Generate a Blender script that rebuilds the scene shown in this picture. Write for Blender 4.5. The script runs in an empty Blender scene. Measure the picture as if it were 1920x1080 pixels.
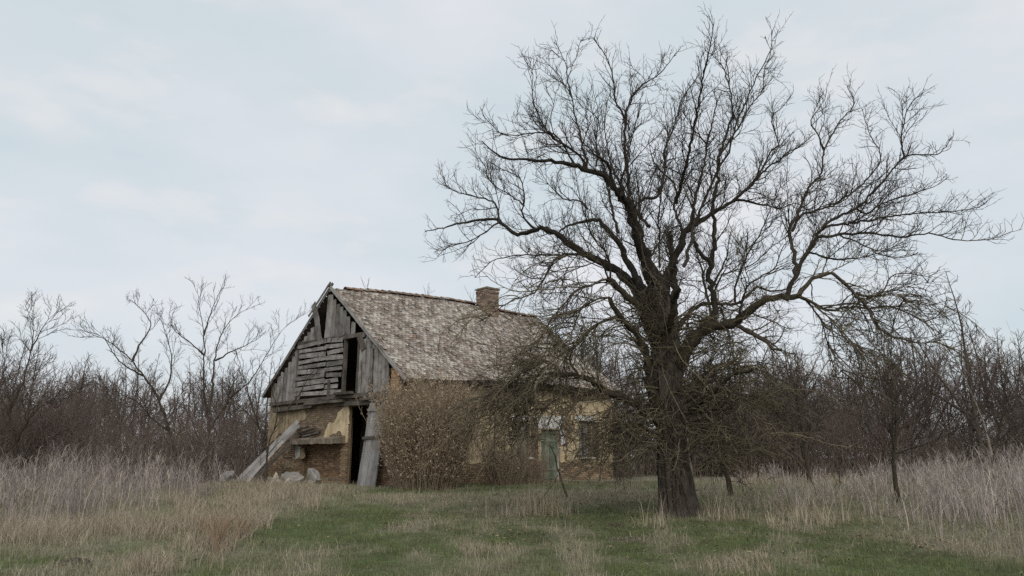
import bpy, math, random
import numpy as np
from mathutils import Vector

# ------------------------------------------------------------------ camera, sky, sun, exposure
scene = bpy.context.scene
col = scene.collection
cam_d = bpy.data.cameras.new('camera'); cam = bpy.data.objects.new('camera', cam_d); col.objects.link(cam)
cam_d.sensor_width = 36.0; cam_d.lens = 26.0; cam_d.clip_start = 0.1; cam_d.clip_end = 3000
cam.location = (0, 0, 1.0)
cam.rotation_euler = (math.radians(90 + 12.87), 0, 0)
scene.camera = cam

SUN_EL, SUN_AZ = math.radians(38), math.radians(172)      # azimuth clockwise from +Y: behind the camera, a little to the right
world = bpy.data.worlds.new('World'); scene.world = world; world.use_nodes = True
nt = world.node_tree; nt.nodes.clear()
def wn(t, **kw):
    n = nt.nodes.new(t)
    for k, v in kw.items(): setattr(n, k, v)
    return n
out = wn('ShaderNodeOutputWorld')
sky = wn('ShaderNodeTexSky', sky_type='NISHITA', sun_disc=False, sun_elevation=SUN_EL, sun_rotation=SUN_AZ)
sky.air_density = 1.0; sky.dust_density = 3.0; sky.ozone_density = 1.0
bg_sky = wn('ShaderNodeBackground'); bg_sky.inputs['Strength'].default_value = 0.10
nt.links.new(sky.outputs[0], bg_sky.inputs['Color'])
# thin high overcast lying over the blue: soft, wind-drawn veils
tc = wn('ShaderNodeTexCoord'); mp = wn('ShaderNodeMapping'); mp.inputs['Scale'].default_value = (1.0, 1.0, 2.6)
mp.inputs['Rotation'].default_value = (0.0, 0.25, 0.6)
nt.links.new(tc.outputs['Generated'], mp.inputs['Vector'])
n1 = wn('ShaderNodeTexNoise'); n1.inputs['Scale'].default_value = 1.9; n1.inputs['Detail'].default_value = 6; n1.inputs['Roughness'].default_value = 0.52
nt.links.new(mp.outputs[0], n1.inputs['Vector'])
n2 = wn('ShaderNodeTexNoise'); n2.inputs['Scale'].default_value = 6.5; n2.inputs['Detail'].default_value = 5; n2.inputs['Roughness'].default_value = 0.5
nt.links.new(mp.outputs[0], n2.inputs['Vector'])
r1 = wn('ShaderNodeValToRGB')
r1.color_ramp.elements[0].position = 0.34; r1.color_ramp.elements[0].color = (0.60, 0.69, 0.73, 1)
r1.color_ramp.elements[1].position = 0.66; r1.color_ramp.elements[1].color = (0.775, 0.79, 0.83, 1)
nt.links.new(n1.outputs['Fac'], r1.inputs['Fac'])
r2 = wn('ShaderNodeValToRGB')
r2.color_ramp.elements[0].position = 0.54; r2.color_ramp.elements[0].color = (0, 0, 0, 1)
r2.color_ramp.elements[1].position = 0.80; r2.color_ramp.elements[1].color = (0.8, 0.8, 0.8, 1)
nt.links.new(n2.outputs['Fac'], r2.inputs['Fac'])
mxc = wn('ShaderNodeMix', data_type='RGBA'); mxc.inputs['B'].default_value = (0.84, 0.83, 0.82, 1)
nt.links.new(r2.outputs['Color'], mxc.inputs['Factor']); nt.links.new(r1.outputs['Color'], mxc.inputs['A'])
bg_cl = wn('ShaderNodeBackground'); bg_cl.inputs['Strength'].default_value = 1.0
nt.links.new(mxc.outputs['Result'], bg_cl.inputs['Color'])
mix = wn('ShaderNodeMixShader'); mix.inputs['Fac'].default_value = 0.90
nt.links.new(bg_sky.outputs[0], mix.inputs[1]); nt.links.new(bg_cl.outputs[0], mix.inputs[2])
nt.links.new(mix.outputs[0], out.inputs['Surface'])

sun_d = bpy.data.lights.new('sun', 'SUN'); sun_d.energy = 1.45; sun_d.angle = math.radians(35); sun_d.color = (1.0, 0.95, 0.88)
sun = bpy.data.objects.new('sun', sun_d); col.objects.link(sun)
sd = Vector((math.sin(SUN_AZ) * math.cos(SUN_EL), math.cos(SUN_AZ) * math.cos(SUN_EL), math.sin(SUN_EL)))
sun.rotation_euler = (-sd).to_track_quat('-Z', 'Y').to_euler(); sun.location = (6, -15, 25)

vs = scene.view_settings
vs.view_transform = 'Standard'; vs.look = 'None'; vs.exposure = 0.08; vs.gamma = 1.0; vs.use_curve_mapping = False
scene.cycles.max_bounces = 6; scene.cycles.diffuse_bounces = 3; scene.cycles.glossy_bounces = 2
scene.cycles.use_denoising = False

# ------------------------------------------------------------------ numbers taken from the place (metres)
LIMBS = [
 ('L1', [(-0.15,0.0,3.6,0.179),(-0.2,-0.24,4.37,0.145),(-0.26,-0.47,5.1,0.123),(-0.5,-0.62,5.54,0.11),(-0.69,-0.78,6.01,0.097),(-0.86,-0.97,6.58,0.083),(-1.13,-1.11,6.94,0.074),(-1.41,-1.24,7.25,0.065),(-1.58,-1.32,7.42,0.06),(-1.96,-1.44,7.5,0.053),(-2.76,-1.69,7.61,0.038),(-3.54,-1.93,7.55,0.024),(-3.96,-2.07,7.61,0.017),(-4.27,-2.2,7.85,0.01)]),
 ('L1b', [(-0.86,-0.97,6.58,0.045),(-0.74,-0.9,6.81,0.041),(-0.59,-0.82,7.05,0.038),(-0.26,-0.71,7.1,0.034),(-0.12,-0.6,7.49,0.031),(-0.01,-0.46,7.97,0.027),(0.05,-0.34,8.45,0.024),(0.4,-0.1,9.29,0.018),(0.65,0.08,10.02,0.014),(1.15,0.3,10.77,0.009)]),
 ('L1c', [(-0.89,-0.99,6.62,0.05),(-0.93,-1.02,6.86,0.045),(-1.0,-1.12,7.5,0.037),(-1.06,-1.24,8.32,0.028),(-1.03,-1.3,8.72,0.024),(-1.27,-1.38,9.21,0.019),(-1.3,-1.44,9.63,0.016),(-1.42,-1.51,10.13,0.012),(-1.74,-1.6,10.66,0.008)]),
 ('L1c2', [(-1.03,-1.3,8.72,0.027),(-0.94,-1.15,9.15,0.022),(-0.59,-0.91,9.78,0.017),(-0.01,-0.64,10.34,0.011),(0.43,-0.4,10.99,0.008)]),
 ('L1d', [(-1.96,-1.44,7.5,0.033),(-1.95,-1.4,7.67,0.03),(-2.04,-1.25,8.31,0.022),(-2.17,-1.08,9.05,0.016),(-2.21,-0.99,9.46,0.013),(-2.36,-0.91,9.82,0.01),(-2.69,-0.8,10.16,0.008)]),
 ('L1d2', [(-2.21,-0.99,9.46,0.017),(-2.32,-1.12,9.85,0.012),(-2.34,-1.2,10.12,0.01),(-2.5,-1.32,10.48,0.008),(-2.65,-1.4,10.69,0.008)]),
 ('L1e', [(-2.02,-1.47,7.52,0.033),(-2.12,-1.6,7.77,0.028),(-2.77,-1.96,8.08,0.02),(-3.01,-2.16,8.39,0.016),(-3.2,-2.41,8.8,0.012),(-3.17,-2.63,9.18,0.008),(-3.36,-2.8,9.42,0.008)]),
 ('L1f', [(-2.2,-1.5,7.54,0.027),(-2.6,-1.76,8.12,0.019),(-3.0,-1.9,8.18,0.015),(-3.77,-2.17,7.99,0.01),(-4.02,-2.29,8.15,0.008),(-4.24,-2.4,8.34,0.008)]),
 ('L1g', [(-1.74,-1.38,7.59,0.022),(-1.71,-1.43,7.72,0.019),(-1.75,-1.59,8.16,0.015),(-1.73,-1.76,8.59,0.011),(-2.06,-1.9,8.78,0.008),(-2.21,-2.0,8.98,0.008)]),
 ('L2', [(-0.2,0.1,3.52,0.162),(-0.38,0.32,4.47,0.13),(-0.64,0.5,5.21,0.113),(-1.04,0.64,5.7,0.1),(-1.55,0.78,6.03,0.089),(-1.88,0.86,6.23,0.082),(-2.28,0.97,6.57,0.073),(-2.45,1.02,6.73,0.069),(-2.9,1.13,6.93,0.061),(-3.48,1.26,6.8,0.05),(-3.94,1.38,7.23,0.041),(-4.27,1.45,7.29,0.036),(-4.92,1.59,7.24,0.025),(-5.54,1.72,7.12,0.016),(-5.92,1.8,7.08,0.01)]),
 ('L2b', [(-3.9,1.37,7.19,0.032),(-4.08,1.6,7.78,0.024),(-4.62,1.85,8.07,0.019),(-5.06,2.05,8.25,0.015),(-5.42,2.22,8.51,0.012),(-5.57,2.4,9.0,0.008)]),
 ('L2c', [(-3.03,1.16,6.94,0.032),(-3.35,1.01,7.25,0.024),(-3.31,0.9,7.58,0.021),(-3.35,0.75,8.01,0.016),(-3.53,0.66,8.2,0.014),(-3.89,0.53,8.32,0.01),(-4.22,0.4,8.48,0.008)]),
 ('L2d', [(-3.31,0.92,7.47,0.022),(-3.62,1.14,7.81,0.017),(-4.18,1.49,8.34,0.012),(-4.33,1.7,8.83,0.01),(-4.56,1.9,9.26,0.008)]),
 ('L2e', [(-1.89,0.86,6.21,0.038),(-2.21,0.8,6.15,0.032),(-2.57,0.71,5.97,0.028),(-2.84,0.61,5.52,0.023),(-3.07,0.52,5.14,0.019),(-3.62,0.39,4.9,0.014),(-3.96,0.3,4.66,0.011),(-4.31,0.2,4.39,0.008)]),
 ('L2f', [(-1.96,0.84,6.19,0.028),(-2.72,1.05,6.21,0.02),(-3.35,1.22,6.27,0.016),(-3.85,1.36,6.23,0.013),(-4.21,1.46,6.11,0.011),(-4.58,1.6,5.76,0.008)]),
 ('L2g', [(-3.9,1.37,7.22,0.026),(-4.44,1.31,6.81,0.017),(-4.85,1.27,6.59,0.013),(-5.25,1.23,6.48,0.01),(-5.51,1.2,6.22,0.008)]),
 ('L3', [(-0.32,-0.2,3.64,0.112),(-0.67,-0.52,4.47,0.084),(-1.04,-0.68,4.75,0.074),(-1.22,-0.79,4.99,0.068),(-1.5,-0.9,5.12,0.062)]),
 ('L3b', [(-1.5,-0.9,5.12,0.028),(-1.79,-1.0,5.0,0.024),(-2.22,-1.14,4.79,0.02),(-2.71,-1.37,4.21,0.015),(-3.06,-1.59,3.6,0.01),(-3.29,-1.8,3.02,0.008)]),
 ('L3c', [(-1.48,-0.9,5.15,0.023),(-1.69,-1.17,5.44,0.017),(-2.13,-1.47,5.25,0.014),(-2.61,-1.84,4.92,0.01),(-2.86,-2.2,4.39,0.008)]),
 ('L3d', [(-1.42,-0.87,5.09,0.025),(-1.5,-1.11,5.58,0.019),(-1.87,-1.38,5.99,0.014),(-2.12,-1.71,6.61,0.009),(-2.36,-1.9,6.91,0.008)]),
 ('L4', [(-0.38,-0.2,2.38,0.118),(-0.56,-0.38,2.8,0.099),(-0.65,-0.62,3.41,0.082),(-0.88,-0.81,3.84,0.071),(-1.26,-1.03,4.28,0.058),(-1.5,-1.2,4.64,0.05)]),
 ('L4b', [(-1.33,-1.03,4.24,0.034),(-1.78,-1.17,4.05,0.026),(-2.3,-1.38,3.56,0.019),(-2.56,-1.48,3.37,0.016),(-2.96,-1.64,3.04,0.012),(-3.35,-1.8,2.7,0.008)]),
 ('L4c', [(-1.5,-1.2,4.64,0.028),(-1.79,-1.35,4.57,0.022),(-2.12,-1.55,4.37,0.017),(-2.29,-1.75,4.03,0.013),(-2.49,-2.1,3.42,0.008)]),
 ('L5', [(-0.22,-0.1,1.91,0.118),(-0.43,-0.22,2.12,0.105),(-0.82,-0.41,2.34,0.091),(-1.15,-0.57,2.52,0.081),(-1.63,-0.77,2.67,0.069),(-1.81,-0.88,2.83,0.064),(-2.19,-1.05,2.95,0.055),(-2.49,-1.18,2.95,0.049),(-2.77,-1.3,2.98,0.044)]),
 ('L5b', [(-2.46,-1.16,2.95,0.033),(-2.72,-1.25,3.14,0.028),(-2.9,-1.31,3.23,0.025),(-3.33,-1.44,3.01,0.02),(-3.73,-1.57,2.77,0.016),(-4.22,-1.73,2.43,0.011),(-4.58,-1.9,2.0,0.008)]),
 ('L5c', [(-2.77,-1.3,2.98,0.033),(-3.01,-1.39,2.74,0.026),(-3.35,-1.55,2.29,0.019),(-3.62,-1.67,1.96,0.015),(-3.94,-1.82,1.53,0.009),(-4.09,-1.9,1.32,0.008)]),
 ('L5d', [(-2.77,-1.3,2.98,0.027),(-3.17,-1.18,2.93,0.022),(-3.62,-0.99,2.55,0.017),(-3.96,-0.85,2.22,0.013),(-4.31,-0.72,2.0,0.01),(-4.72,-0.6,1.89,0.008)]),
 ('L5e', [(-1.63,-0.77,2.62,0.028),(-2.02,-0.9,2.56,0.022),(-2.48,-1.05,2.6,0.016),(-2.89,-1.22,2.31,0.011),(-3.18,-1.4,1.86,0.008)]),
 ('L5f', [(-2.6,-1.22,2.98,0.022),(-2.62,-1.45,2.51,0.016),(-2.87,-1.76,1.95,0.01),(-2.99,-2.0,1.53,0.008)]),
 ('L5g', [(-2.19,-1.05,2.95,0.025),(-2.35,-0.9,3.36,0.017),(-2.21,-0.78,3.73,0.013),(-1.95,-0.6,4.24,0.008)]),
 ('R1', [(-0.06,-0.1,2.86,0.166),(0.23,-0.3,3.45,0.136),(0.32,-0.36,3.64,0.13),(0.58,-0.48,3.95,0.117),(0.89,-0.59,4.12,0.108),(1.27,-0.71,4.13,0.097),(1.55,-0.82,4.34,0.088),(1.77,-0.91,4.54,0.081),(2.09,-1.03,4.66,0.073),(2.4,-1.13,4.65,0.066),(2.61,-1.2,4.68,0.061)]),
 ('R1a', [(2.39,-1.12,4.67,0.056),(2.46,-1.09,4.85,0.052),(2.69,-1.02,5.23,0.047),(2.89,-0.95,5.61,0.043),(3.17,-0.88,5.99,0.039),(3.43,-0.82,6.35,0.036),(3.98,-0.73,6.7,0.031),(4.32,-0.68,6.85,0.029),(4.8,-0.58,7.3,0.025),(5.3,-0.49,7.8,0.02),(5.8,-0.4,8.27,0.017),(6.6,-0.29,8.36,0.012),(7.07,-0.2,8.84,0.008)]),
 ('R1a1', [(5.72,-0.41,8.18,0.023),(5.6,-0.61,8.56,0.017),(5.63,-0.91,9.14,0.01),(5.76,-1.08,9.39,0.008),(5.92,-1.2,9.5,0.008)]),
 ('R1a2', [(3.43,-0.82,6.35,0.034),(4.12,-0.56,6.53,0.028),(4.88,-0.29,6.71,0.023),(5.88,0.06,6.97,0.018),(6.81,0.38,7.12,0.014),(8.0,0.77,7.35,0.009),(8.39,0.9,7.55,0.008)]),
 ('R1a3', [(3.31,-0.86,6.11,0.037),(3.75,-0.94,6.14,0.031),(4.29,-1.04,6.15,0.026),(4.97,-1.17,6.02,0.021),(5.58,-1.28,6.07,0.016),(5.93,-1.35,5.93,0.014),(6.29,-1.43,5.86,0.011),(6.8,-1.52,5.88,0.008),(7.17,-1.6,6.01,0.008)]),
 ('R1a4', [(3.75,-0.94,6.14,0.022),(4.08,-1.24,5.83,0.016),(4.38,-1.56,5.48,0.012),(4.7,-1.84,5.37,0.008),(4.87,-2.0,5.44,0.008)]),
 ('R1a5', [(2.98,-0.93,5.76,0.025),(3.76,-0.51,5.69,0.019),(4.62,-0.09,5.85,0.014),(5.37,0.27,6.1,0.011),(6.09,0.6,6.32,0.008)]),
 ('R1a6', [(4.32,-0.68,6.85,0.023),(4.5,-0.77,6.69,0.019),(4.81,-0.92,6.89,0.016),(5.27,-1.13,7.01,0.012),(5.76,-1.35,7.12,0.008),(6.05,-1.5,7.31,0.008)]),
 ('R1b', [(2.66,-1.03,5.18,0.05),(2.7,-0.94,5.4,0.047),(2.77,-0.7,5.99,0.041),(2.78,-0.53,6.39,0.037),(3.04,-0.37,6.77,0.034),(3.55,-0.04,7.6,0.028),(3.94,0.14,8.0,0.025),(4.21,0.4,8.76,0.021),(4.59,0.62,9.36,0.017),(4.89,0.77,9.76,0.015),(5.39,1.0,10.34,0.011),(5.35,1.2,10.95,0.008)]),
 ('R1b1', [(4.22,0.4,8.78,0.024),(4.05,0.33,9.17,0.018),(3.89,0.26,9.51,0.014),(4.23,0.15,10.01,0.008),(4.29,0.1,10.29,0.008)]),
 ('R1b2', [(2.85,-0.55,6.35,0.035),(3.14,-0.35,6.76,0.03),(4.0,0.03,7.15,0.025),(4.65,0.32,7.54,0.022),(5.33,0.63,8.09,0.018),(5.88,0.94,8.78,0.015),(5.86,1.3,9.67,0.011),(5.88,1.6,10.48,0.008)]),
 ('R1c', [(2.61,-1.2,4.68,0.055),(2.79,-1.25,4.92,0.049),(3.03,-1.3,5.09,0.044),(3.23,-1.34,5.16,0.041),(3.44,-1.38,5.05,0.038),(3.59,-1.44,4.81,0.034),(3.75,-1.48,4.62,0.031),(3.91,-1.54,4.38,0.028),(4.05,-1.62,3.92,0.022),(4.32,-1.69,3.7,0.019),(4.81,-1.79,3.56,0.013),(5.34,-1.9,3.62,0.008)]),
 ('R1c2', [(3.74,-1.48,4.67,0.024),(4.07,-1.4,4.63,0.02),(4.43,-1.31,4.8,0.017),(4.64,-1.23,5.1,0.014),(5.05,-1.14,5.2,0.011),(5.44,-1.05,5.16,0.008),(5.57,-1.0,5.0,0.008)]),
 ('R1c3', [(3.97,-1.42,4.6,0.022),(4.32,-1.89,4.57,0.011),(4.41,-2.06,4.46,0.008),(4.39,-2.2,4.28,0.008)]),
 ('R1d', [(2.61,-1.2,4.66,0.039),(2.98,-1.1,4.5,0.033),(3.36,-1.01,4.38,0.029),(3.74,-0.93,4.47,0.026),(4.34,-0.8,4.49,0.022),(4.77,-0.71,4.55,0.019),(5.24,-0.6,4.42,0.016),(5.69,-0.49,4.26,0.012),(6.18,-0.38,4.5,0.009),(6.36,-0.3,4.85,0.008)]),
 ('R1d2', [(2.98,-1.1,4.5,0.022),(3.22,-1.33,4.11,0.016),(3.4,-1.59,3.61,0.012),(3.65,-1.82,3.29,0.009),(3.8,-2.0,3.0,0.008)]),
 ('R1d3', [(2.76,-1.16,4.61,0.022),(3.14,-0.97,4.17,0.016),(3.35,-0.77,3.61,0.012),(3.68,-0.6,3.16,0.009),(3.46,-0.5,3.0,0.008)]),
 ('R1e', [(1.33,-0.73,4.14,0.051),(1.46,-0.8,4.02,0.045),(1.74,-0.96,3.82,0.037),(1.9,-1.06,3.68,0.033),(2.01,-1.13,3.56,0.03),(2.15,-1.2,3.49,0.028)]),
 ('R2', [(0.91,-0.59,4.1,0.08),(0.93,-0.55,4.31,0.075),(0.97,-0.47,4.79,0.068),(0.89,-0.38,5.33,0.061),(0.99,-0.33,5.58,0.058),(1.07,-0.27,5.96,0.054),(1.17,-0.17,6.6,0.048),(1.19,-0.09,7.13,0.043),(1.33,0.0,7.72,0.038),(1.5,0.13,8.55,0.031),(1.79,0.23,9.27,0.026),(1.94,0.31,9.78,0.022),(1.94,0.42,10.58,0.016),(1.78,0.51,11.22,0.012),(1.41,0.6,11.7,0.008)]),
 ('R2a', [(1.53,0.13,8.58,0.03),(2.0,0.33,9.21,0.022),(2.5,0.57,10.06,0.016),(2.9,0.72,10.54,0.013),(3.03,0.87,11.16,0.01),(3.27,1.0,11.67,0.008)]),
 ('R2b', [(0.99,-0.33,5.58,0.064),(0.84,-0.36,5.78,0.053),(0.7,-0.38,5.96,0.046),(0.59,-0.4,6.16,0.041)]),
 ('R2c', [(1.94,0.42,10.58,0.018),(1.92,0.37,11.03,0.012),(1.77,0.33,11.42,0.008),(1.71,0.3,11.67,0.008)]),
 ('C1', [(0.02,0.5,4.44,0.123),(0.11,0.5,5.42,0.1),(0.2,0.5,5.8,0.093),(0.39,0.5,6.09,0.088),(0.52,0.5,6.35,0.084),(0.61,0.5,6.65,0.079),(0.79,0.5,6.81,0.076),(0.97,0.5,6.91,0.074)]),
 ('C1a', [(0.58,0.5,6.57,0.043),(0.53,0.73,7.11,0.034),(0.46,0.88,7.47,0.029),(0.59,1.01,7.79,0.026),(0.59,1.15,8.16,0.022),(0.34,1.34,8.52,0.018),(0.14,1.53,8.96,0.014),(0.08,1.8,9.69,0.008)]),
 ('C1b', [(0.75,0.5,6.79,0.055),(0.87,0.58,7.15,0.047),(1.02,0.71,7.72,0.039),(1.21,0.84,8.27,0.033),(1.39,0.96,8.82,0.027),(1.45,1.03,9.19,0.024),(1.61,1.14,9.69,0.019),(1.86,1.32,10.59,0.011),(1.79,1.4,10.98,0.008)]),
 ('C1b2', [(1.45,1.03,9.19,0.022),(1.07,0.81,9.54,0.014),(0.87,0.68,9.77,0.01),(0.68,0.5,10.13,0.008)]),
 ('C1c', [(0.97,0.5,6.91,0.061),(1.49,0.71,7.24,0.049),(2.05,0.94,7.64,0.041),(2.52,1.14,8.07,0.034),(3.1,1.4,8.67,0.026),(3.48,1.54,8.96,0.021),(4.19,1.81,9.49,0.014),(4.7,2.0,9.93,0.008)]),
 ('C1c2', [(1.84,0.85,7.49,0.038),(2.52,0.65,8.11,0.026),(2.92,0.48,8.8,0.019),(3.08,0.43,8.88,0.017),(2.91,0.28,9.58,0.012),(3.17,0.2,9.83,0.009),(3.43,0.1,10.17,0.008)]),
 ('C1d', [(2.05,0.94,7.64,0.038),(2.57,1.21,7.66,0.029),(3.04,1.45,7.67,0.023),(3.46,1.67,7.66,0.018),(3.95,1.92,7.89,0.013),(4.48,2.2,7.77,0.008)]),
 ('C2', [(0.16,0.3,3.9,0.067),(0.39,0.49,4.38,0.056),(0.66,0.62,4.62,0.051),(0.95,0.74,4.84,0.046),(1.23,0.84,4.93,0.043),(1.96,1.1,4.98,0.034),(2.26,1.22,5.2,0.03),(2.58,1.35,5.45,0.027),(2.95,1.48,5.39,0.023),(3.44,1.64,5.49,0.018),(3.87,1.8,5.81,0.013)]),
 ('C3', [(-0.07,0.3,5.71,0.03),(-0.04,0.37,6.39,0.024),(-0.02,0.42,7.01,0.021),(0.14,0.5,7.83,0.017),(0.28,0.57,8.7,0.013),(0.36,0.64,9.46,0.01),(0.29,0.7,10.16,0.008)]),
 ('C4', [(1.92,1.1,5.01,0.032),(1.97,1.02,5.53,0.026),(2.28,0.91,6.21,0.02),(2.54,0.84,6.62,0.017),(2.76,0.76,7.12,0.013),(3.07,0.66,7.73,0.01),(3.15,0.6,8.14,0.008)]),
 ('C5', [(1.0,-0.45,4.95,0.023),(1.12,-0.66,5.29,0.018),(1.35,-0.81,5.33,0.016),(1.72,-1.05,5.43,0.013),(2.08,-1.37,5.75,0.009),(2.36,-1.6,5.93,0.008)]),
 ('C6', [(1.4,-0.77,4.21,0.028),(1.51,-1.12,4.86,0.019),(1.81,-1.35,5.1,0.016),(2.0,-1.47,5.19,0.014),(2.17,-1.76,5.64,0.009),(2.44,-2.0,5.92,0.008)]),
 ('F1', [(0.09,-0.3,1.9,0.035),(0.35,-0.48,2.18,0.028),(0.87,-0.75,2.28,0.021),(1.36,-1.01,2.21,0.016),(1.7,-1.27,1.86,0.011),(1.81,-1.5,1.43,0.008)]),
 ('F2', [(0.09,-0.1,2.26,0.035),(0.64,0.1,2.64,0.027),(1.44,0.33,2.72,0.02),(2.25,0.58,2.49,0.014),(2.85,0.8,2.07,0.008)]),
 ('F3', [(0.11,-0.4,1.67,0.026),(0.42,-0.63,1.89,0.019),(0.7,-0.84,1.77,0.015),(0.94,-1.12,1.43,0.01),(1.09,-1.3,1.22,0.008)]),
 ('F4', [(-0.47,-0.4,1.73,0.029),(-0.79,-0.61,1.89,0.022),(-1.12,-0.82,1.71,0.017),(-1.5,-1.09,1.43,0.012),(-1.83,-1.4,1.06,0.008)]),
 ('F5', [(-0.44,-0.19,2.02,0.029),(-0.81,-0.42,1.96,0.023),(-1.33,-0.74,1.89,0.017),(-1.96,-1.2,1.54,0.01),(-2.37,-1.5,1.38,0.008)]),
 ('F6', [(0.23,-0.05,2.39,0.036),(0.66,-0.39,3.07,0.024),(1.2,-0.64,3.28,0.018),(1.69,-0.89,3.01,0.013),(2.11,-1.2,2.48,0.008)]),
 ('F7', [(-0.24,-0.4,1.56,0.02),(-0.46,-0.64,1.72,0.014),(-0.65,-0.86,1.55,0.01),(-0.79,-1.1,1.32,0.008)]),
 ('F8', [(-0.14,-0.5,1.33,0.029),(0.07,-0.79,1.38,0.02),(0.23,-1.06,1.49,0.014),(0.28,-1.2,1.58,0.011)]),
 ('F9', [(0.2,-0.37,2.02,0.023),(0.34,-0.65,1.55,0.014),(0.34,-0.87,1.16,0.009),(0.25,-1.0,0.95,0.008)]),
]
STEMS = {
 'leaning': ((-13.57, 31.0), [[(0.07,0.0,0.47,0.098),(-0.39,-0.34,2.06,0.072),(-0.79,-0.6,3.24,0.058),(-1.41,-0.84,4.22,0.047),(-1.99,-1.03,4.91,0.039),(-2.83,-1.25,5.6,0.03),(-3.94,-1.5,6.06,0.021)],[(-2.08,-0.6,4.83,0.054),(-1.99,-0.4,5.51,0.041),(-1.71,-0.14,6.41,0.029),(-2.23,0.06,7.1,0.022),(-3.13,0.3,7.8,0.013)],[(-1.63,-0.4,4.27,0.043),(-2.42,-1.0,4.82,0.028),(-2.87,-1.6,5.7,0.018),(-3.42,-2.0,5.88,0.012)],[(-0.55,0.0,2.06,0.049),(-1.11,-0.21,2.46,0.038),(-1.68,-0.47,3.14,0.028),(-2.6,-0.79,3.63,0.018),(-3.25,-1.0,3.7,0.013)],[(-0.99,-0.2,3.26,0.054),(-0.75,0.1,4.32,0.038),(-1.0,0.38,5.42,0.027),(-1.48,0.61,6.32,0.02),(-1.77,0.8,7.13,0.013)]]),
 'forked': ((-13.52, 34.0), [[(0.07,0.0,0.43,0.12),(-0.21,0.05,2.4,0.083),(-0.6,0.09,3.97,0.064),(-0.78,0.13,5.81,0.044),(-0.91,0.15,6.75,0.035),(-1.16,0.18,7.71,0.026),(-1.41,0.2,8.81,0.016)],[(-0.24,0.0,2.84,0.084),(-0.28,0.22,4.44,0.058),(-0.34,0.38,5.62,0.044),(-0.14,0.55,6.83,0.032),(0.38,0.67,7.57,0.023),(1.19,0.8,8.08,0.015)],[(-0.74,0.1,5.58,0.048),(-1.26,-0.21,6.11,0.032),(-1.91,-0.55,6.63,0.02),(-2.15,-0.8,7.17,0.013)],[(-0.84,0.1,6.51,0.048),(-0.7,0.22,7.48,0.03),(-0.47,0.35,8.47,0.017),(-0.32,0.4,8.84,0.012)],[(-0.24,0.2,5.36,0.048),(0.72,-0.16,5.78,0.032),(1.81,-0.55,6.18,0.02),(2.34,-0.8,6.59,0.013)],[(-0.12,0.0,2.18,0.06),(0.68,-0.15,3.5,0.044),(1.62,-0.27,4.39,0.035),(2.3,-0.39,5.51,0.026),(2.98,-0.52,6.64,0.019),(3.7,-0.6,7.21,0.014)]]),
 'gabletree': ((-9.16, 28.5), [[(-0.01,0.0,0.16,0.06),(-0.06,0.1,1.14,0.041),(-0.05,0.15,1.63,0.034),(0.09,0.19,2.03,0.028),(0.36,0.25,2.53,0.021),(0.63,0.3,2.94,0.015)],[(-0.02,0.0,1.13,0.05),(-0.41,-0.1,2.12,0.036),(-0.75,-0.2,3.11,0.027),(-1.1,-0.3,4.11,0.019),(-1.45,-0.4,5.12,0.012)],[(0.56,0.2,2.83,0.03),(0.94,0.22,3.34,0.024),(1.48,0.25,4.38,0.016),(2.04,0.29,5.32,0.011),(2.45,0.3,5.6,0.008)],[(0.12,0.1,2.03,0.03),(0.22,0.02,2.72,0.023),(-0.02,-0.11,3.72,0.017),(0.37,-0.21,4.53,0.012),(0.98,-0.3,4.93,0.008)],[(-0.41,-0.1,2.12,0.03),(-0.9,-0.25,2.71,0.02),(-1.3,-0.35,3.0,0.015),(-1.6,-0.5,3.68,0.009)]]),
 'dark_left': ((-17.77, 27.0), [[(0.09,-0.0,0.53,0.086),(0.1,-0.12,1.56,0.063),(-0.27,-0.24,2.6,0.047),(-1.03,-0.38,3.65,0.031),(-1.51,-0.5,4.72,0.019)],[(0.01,0.0,1.4,0.048),(0.75,-0.45,2.42,0.027),(1.53,-0.76,2.92,0.018),(2.31,-1.0,2.99,0.011)],[(-0.41,0.0,2.45,0.057),(-0.14,0.16,3.71,0.037),(-0.1,0.3,4.84,0.026),(-0.22,0.41,5.79,0.018),(-0.7,0.5,6.58,0.012)],[(-0.1,0.3,4.84,0.038),(0.06,0.59,5.83,0.019),(0.36,0.8,6.44,0.01)],[(-0.22,0.0,1.92,0.048),(-1.17,0.28,3.0,0.031),(-1.14,0.55,4.12,0.021),(-1.6,0.8,5.29,0.012)]]),
}
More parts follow.
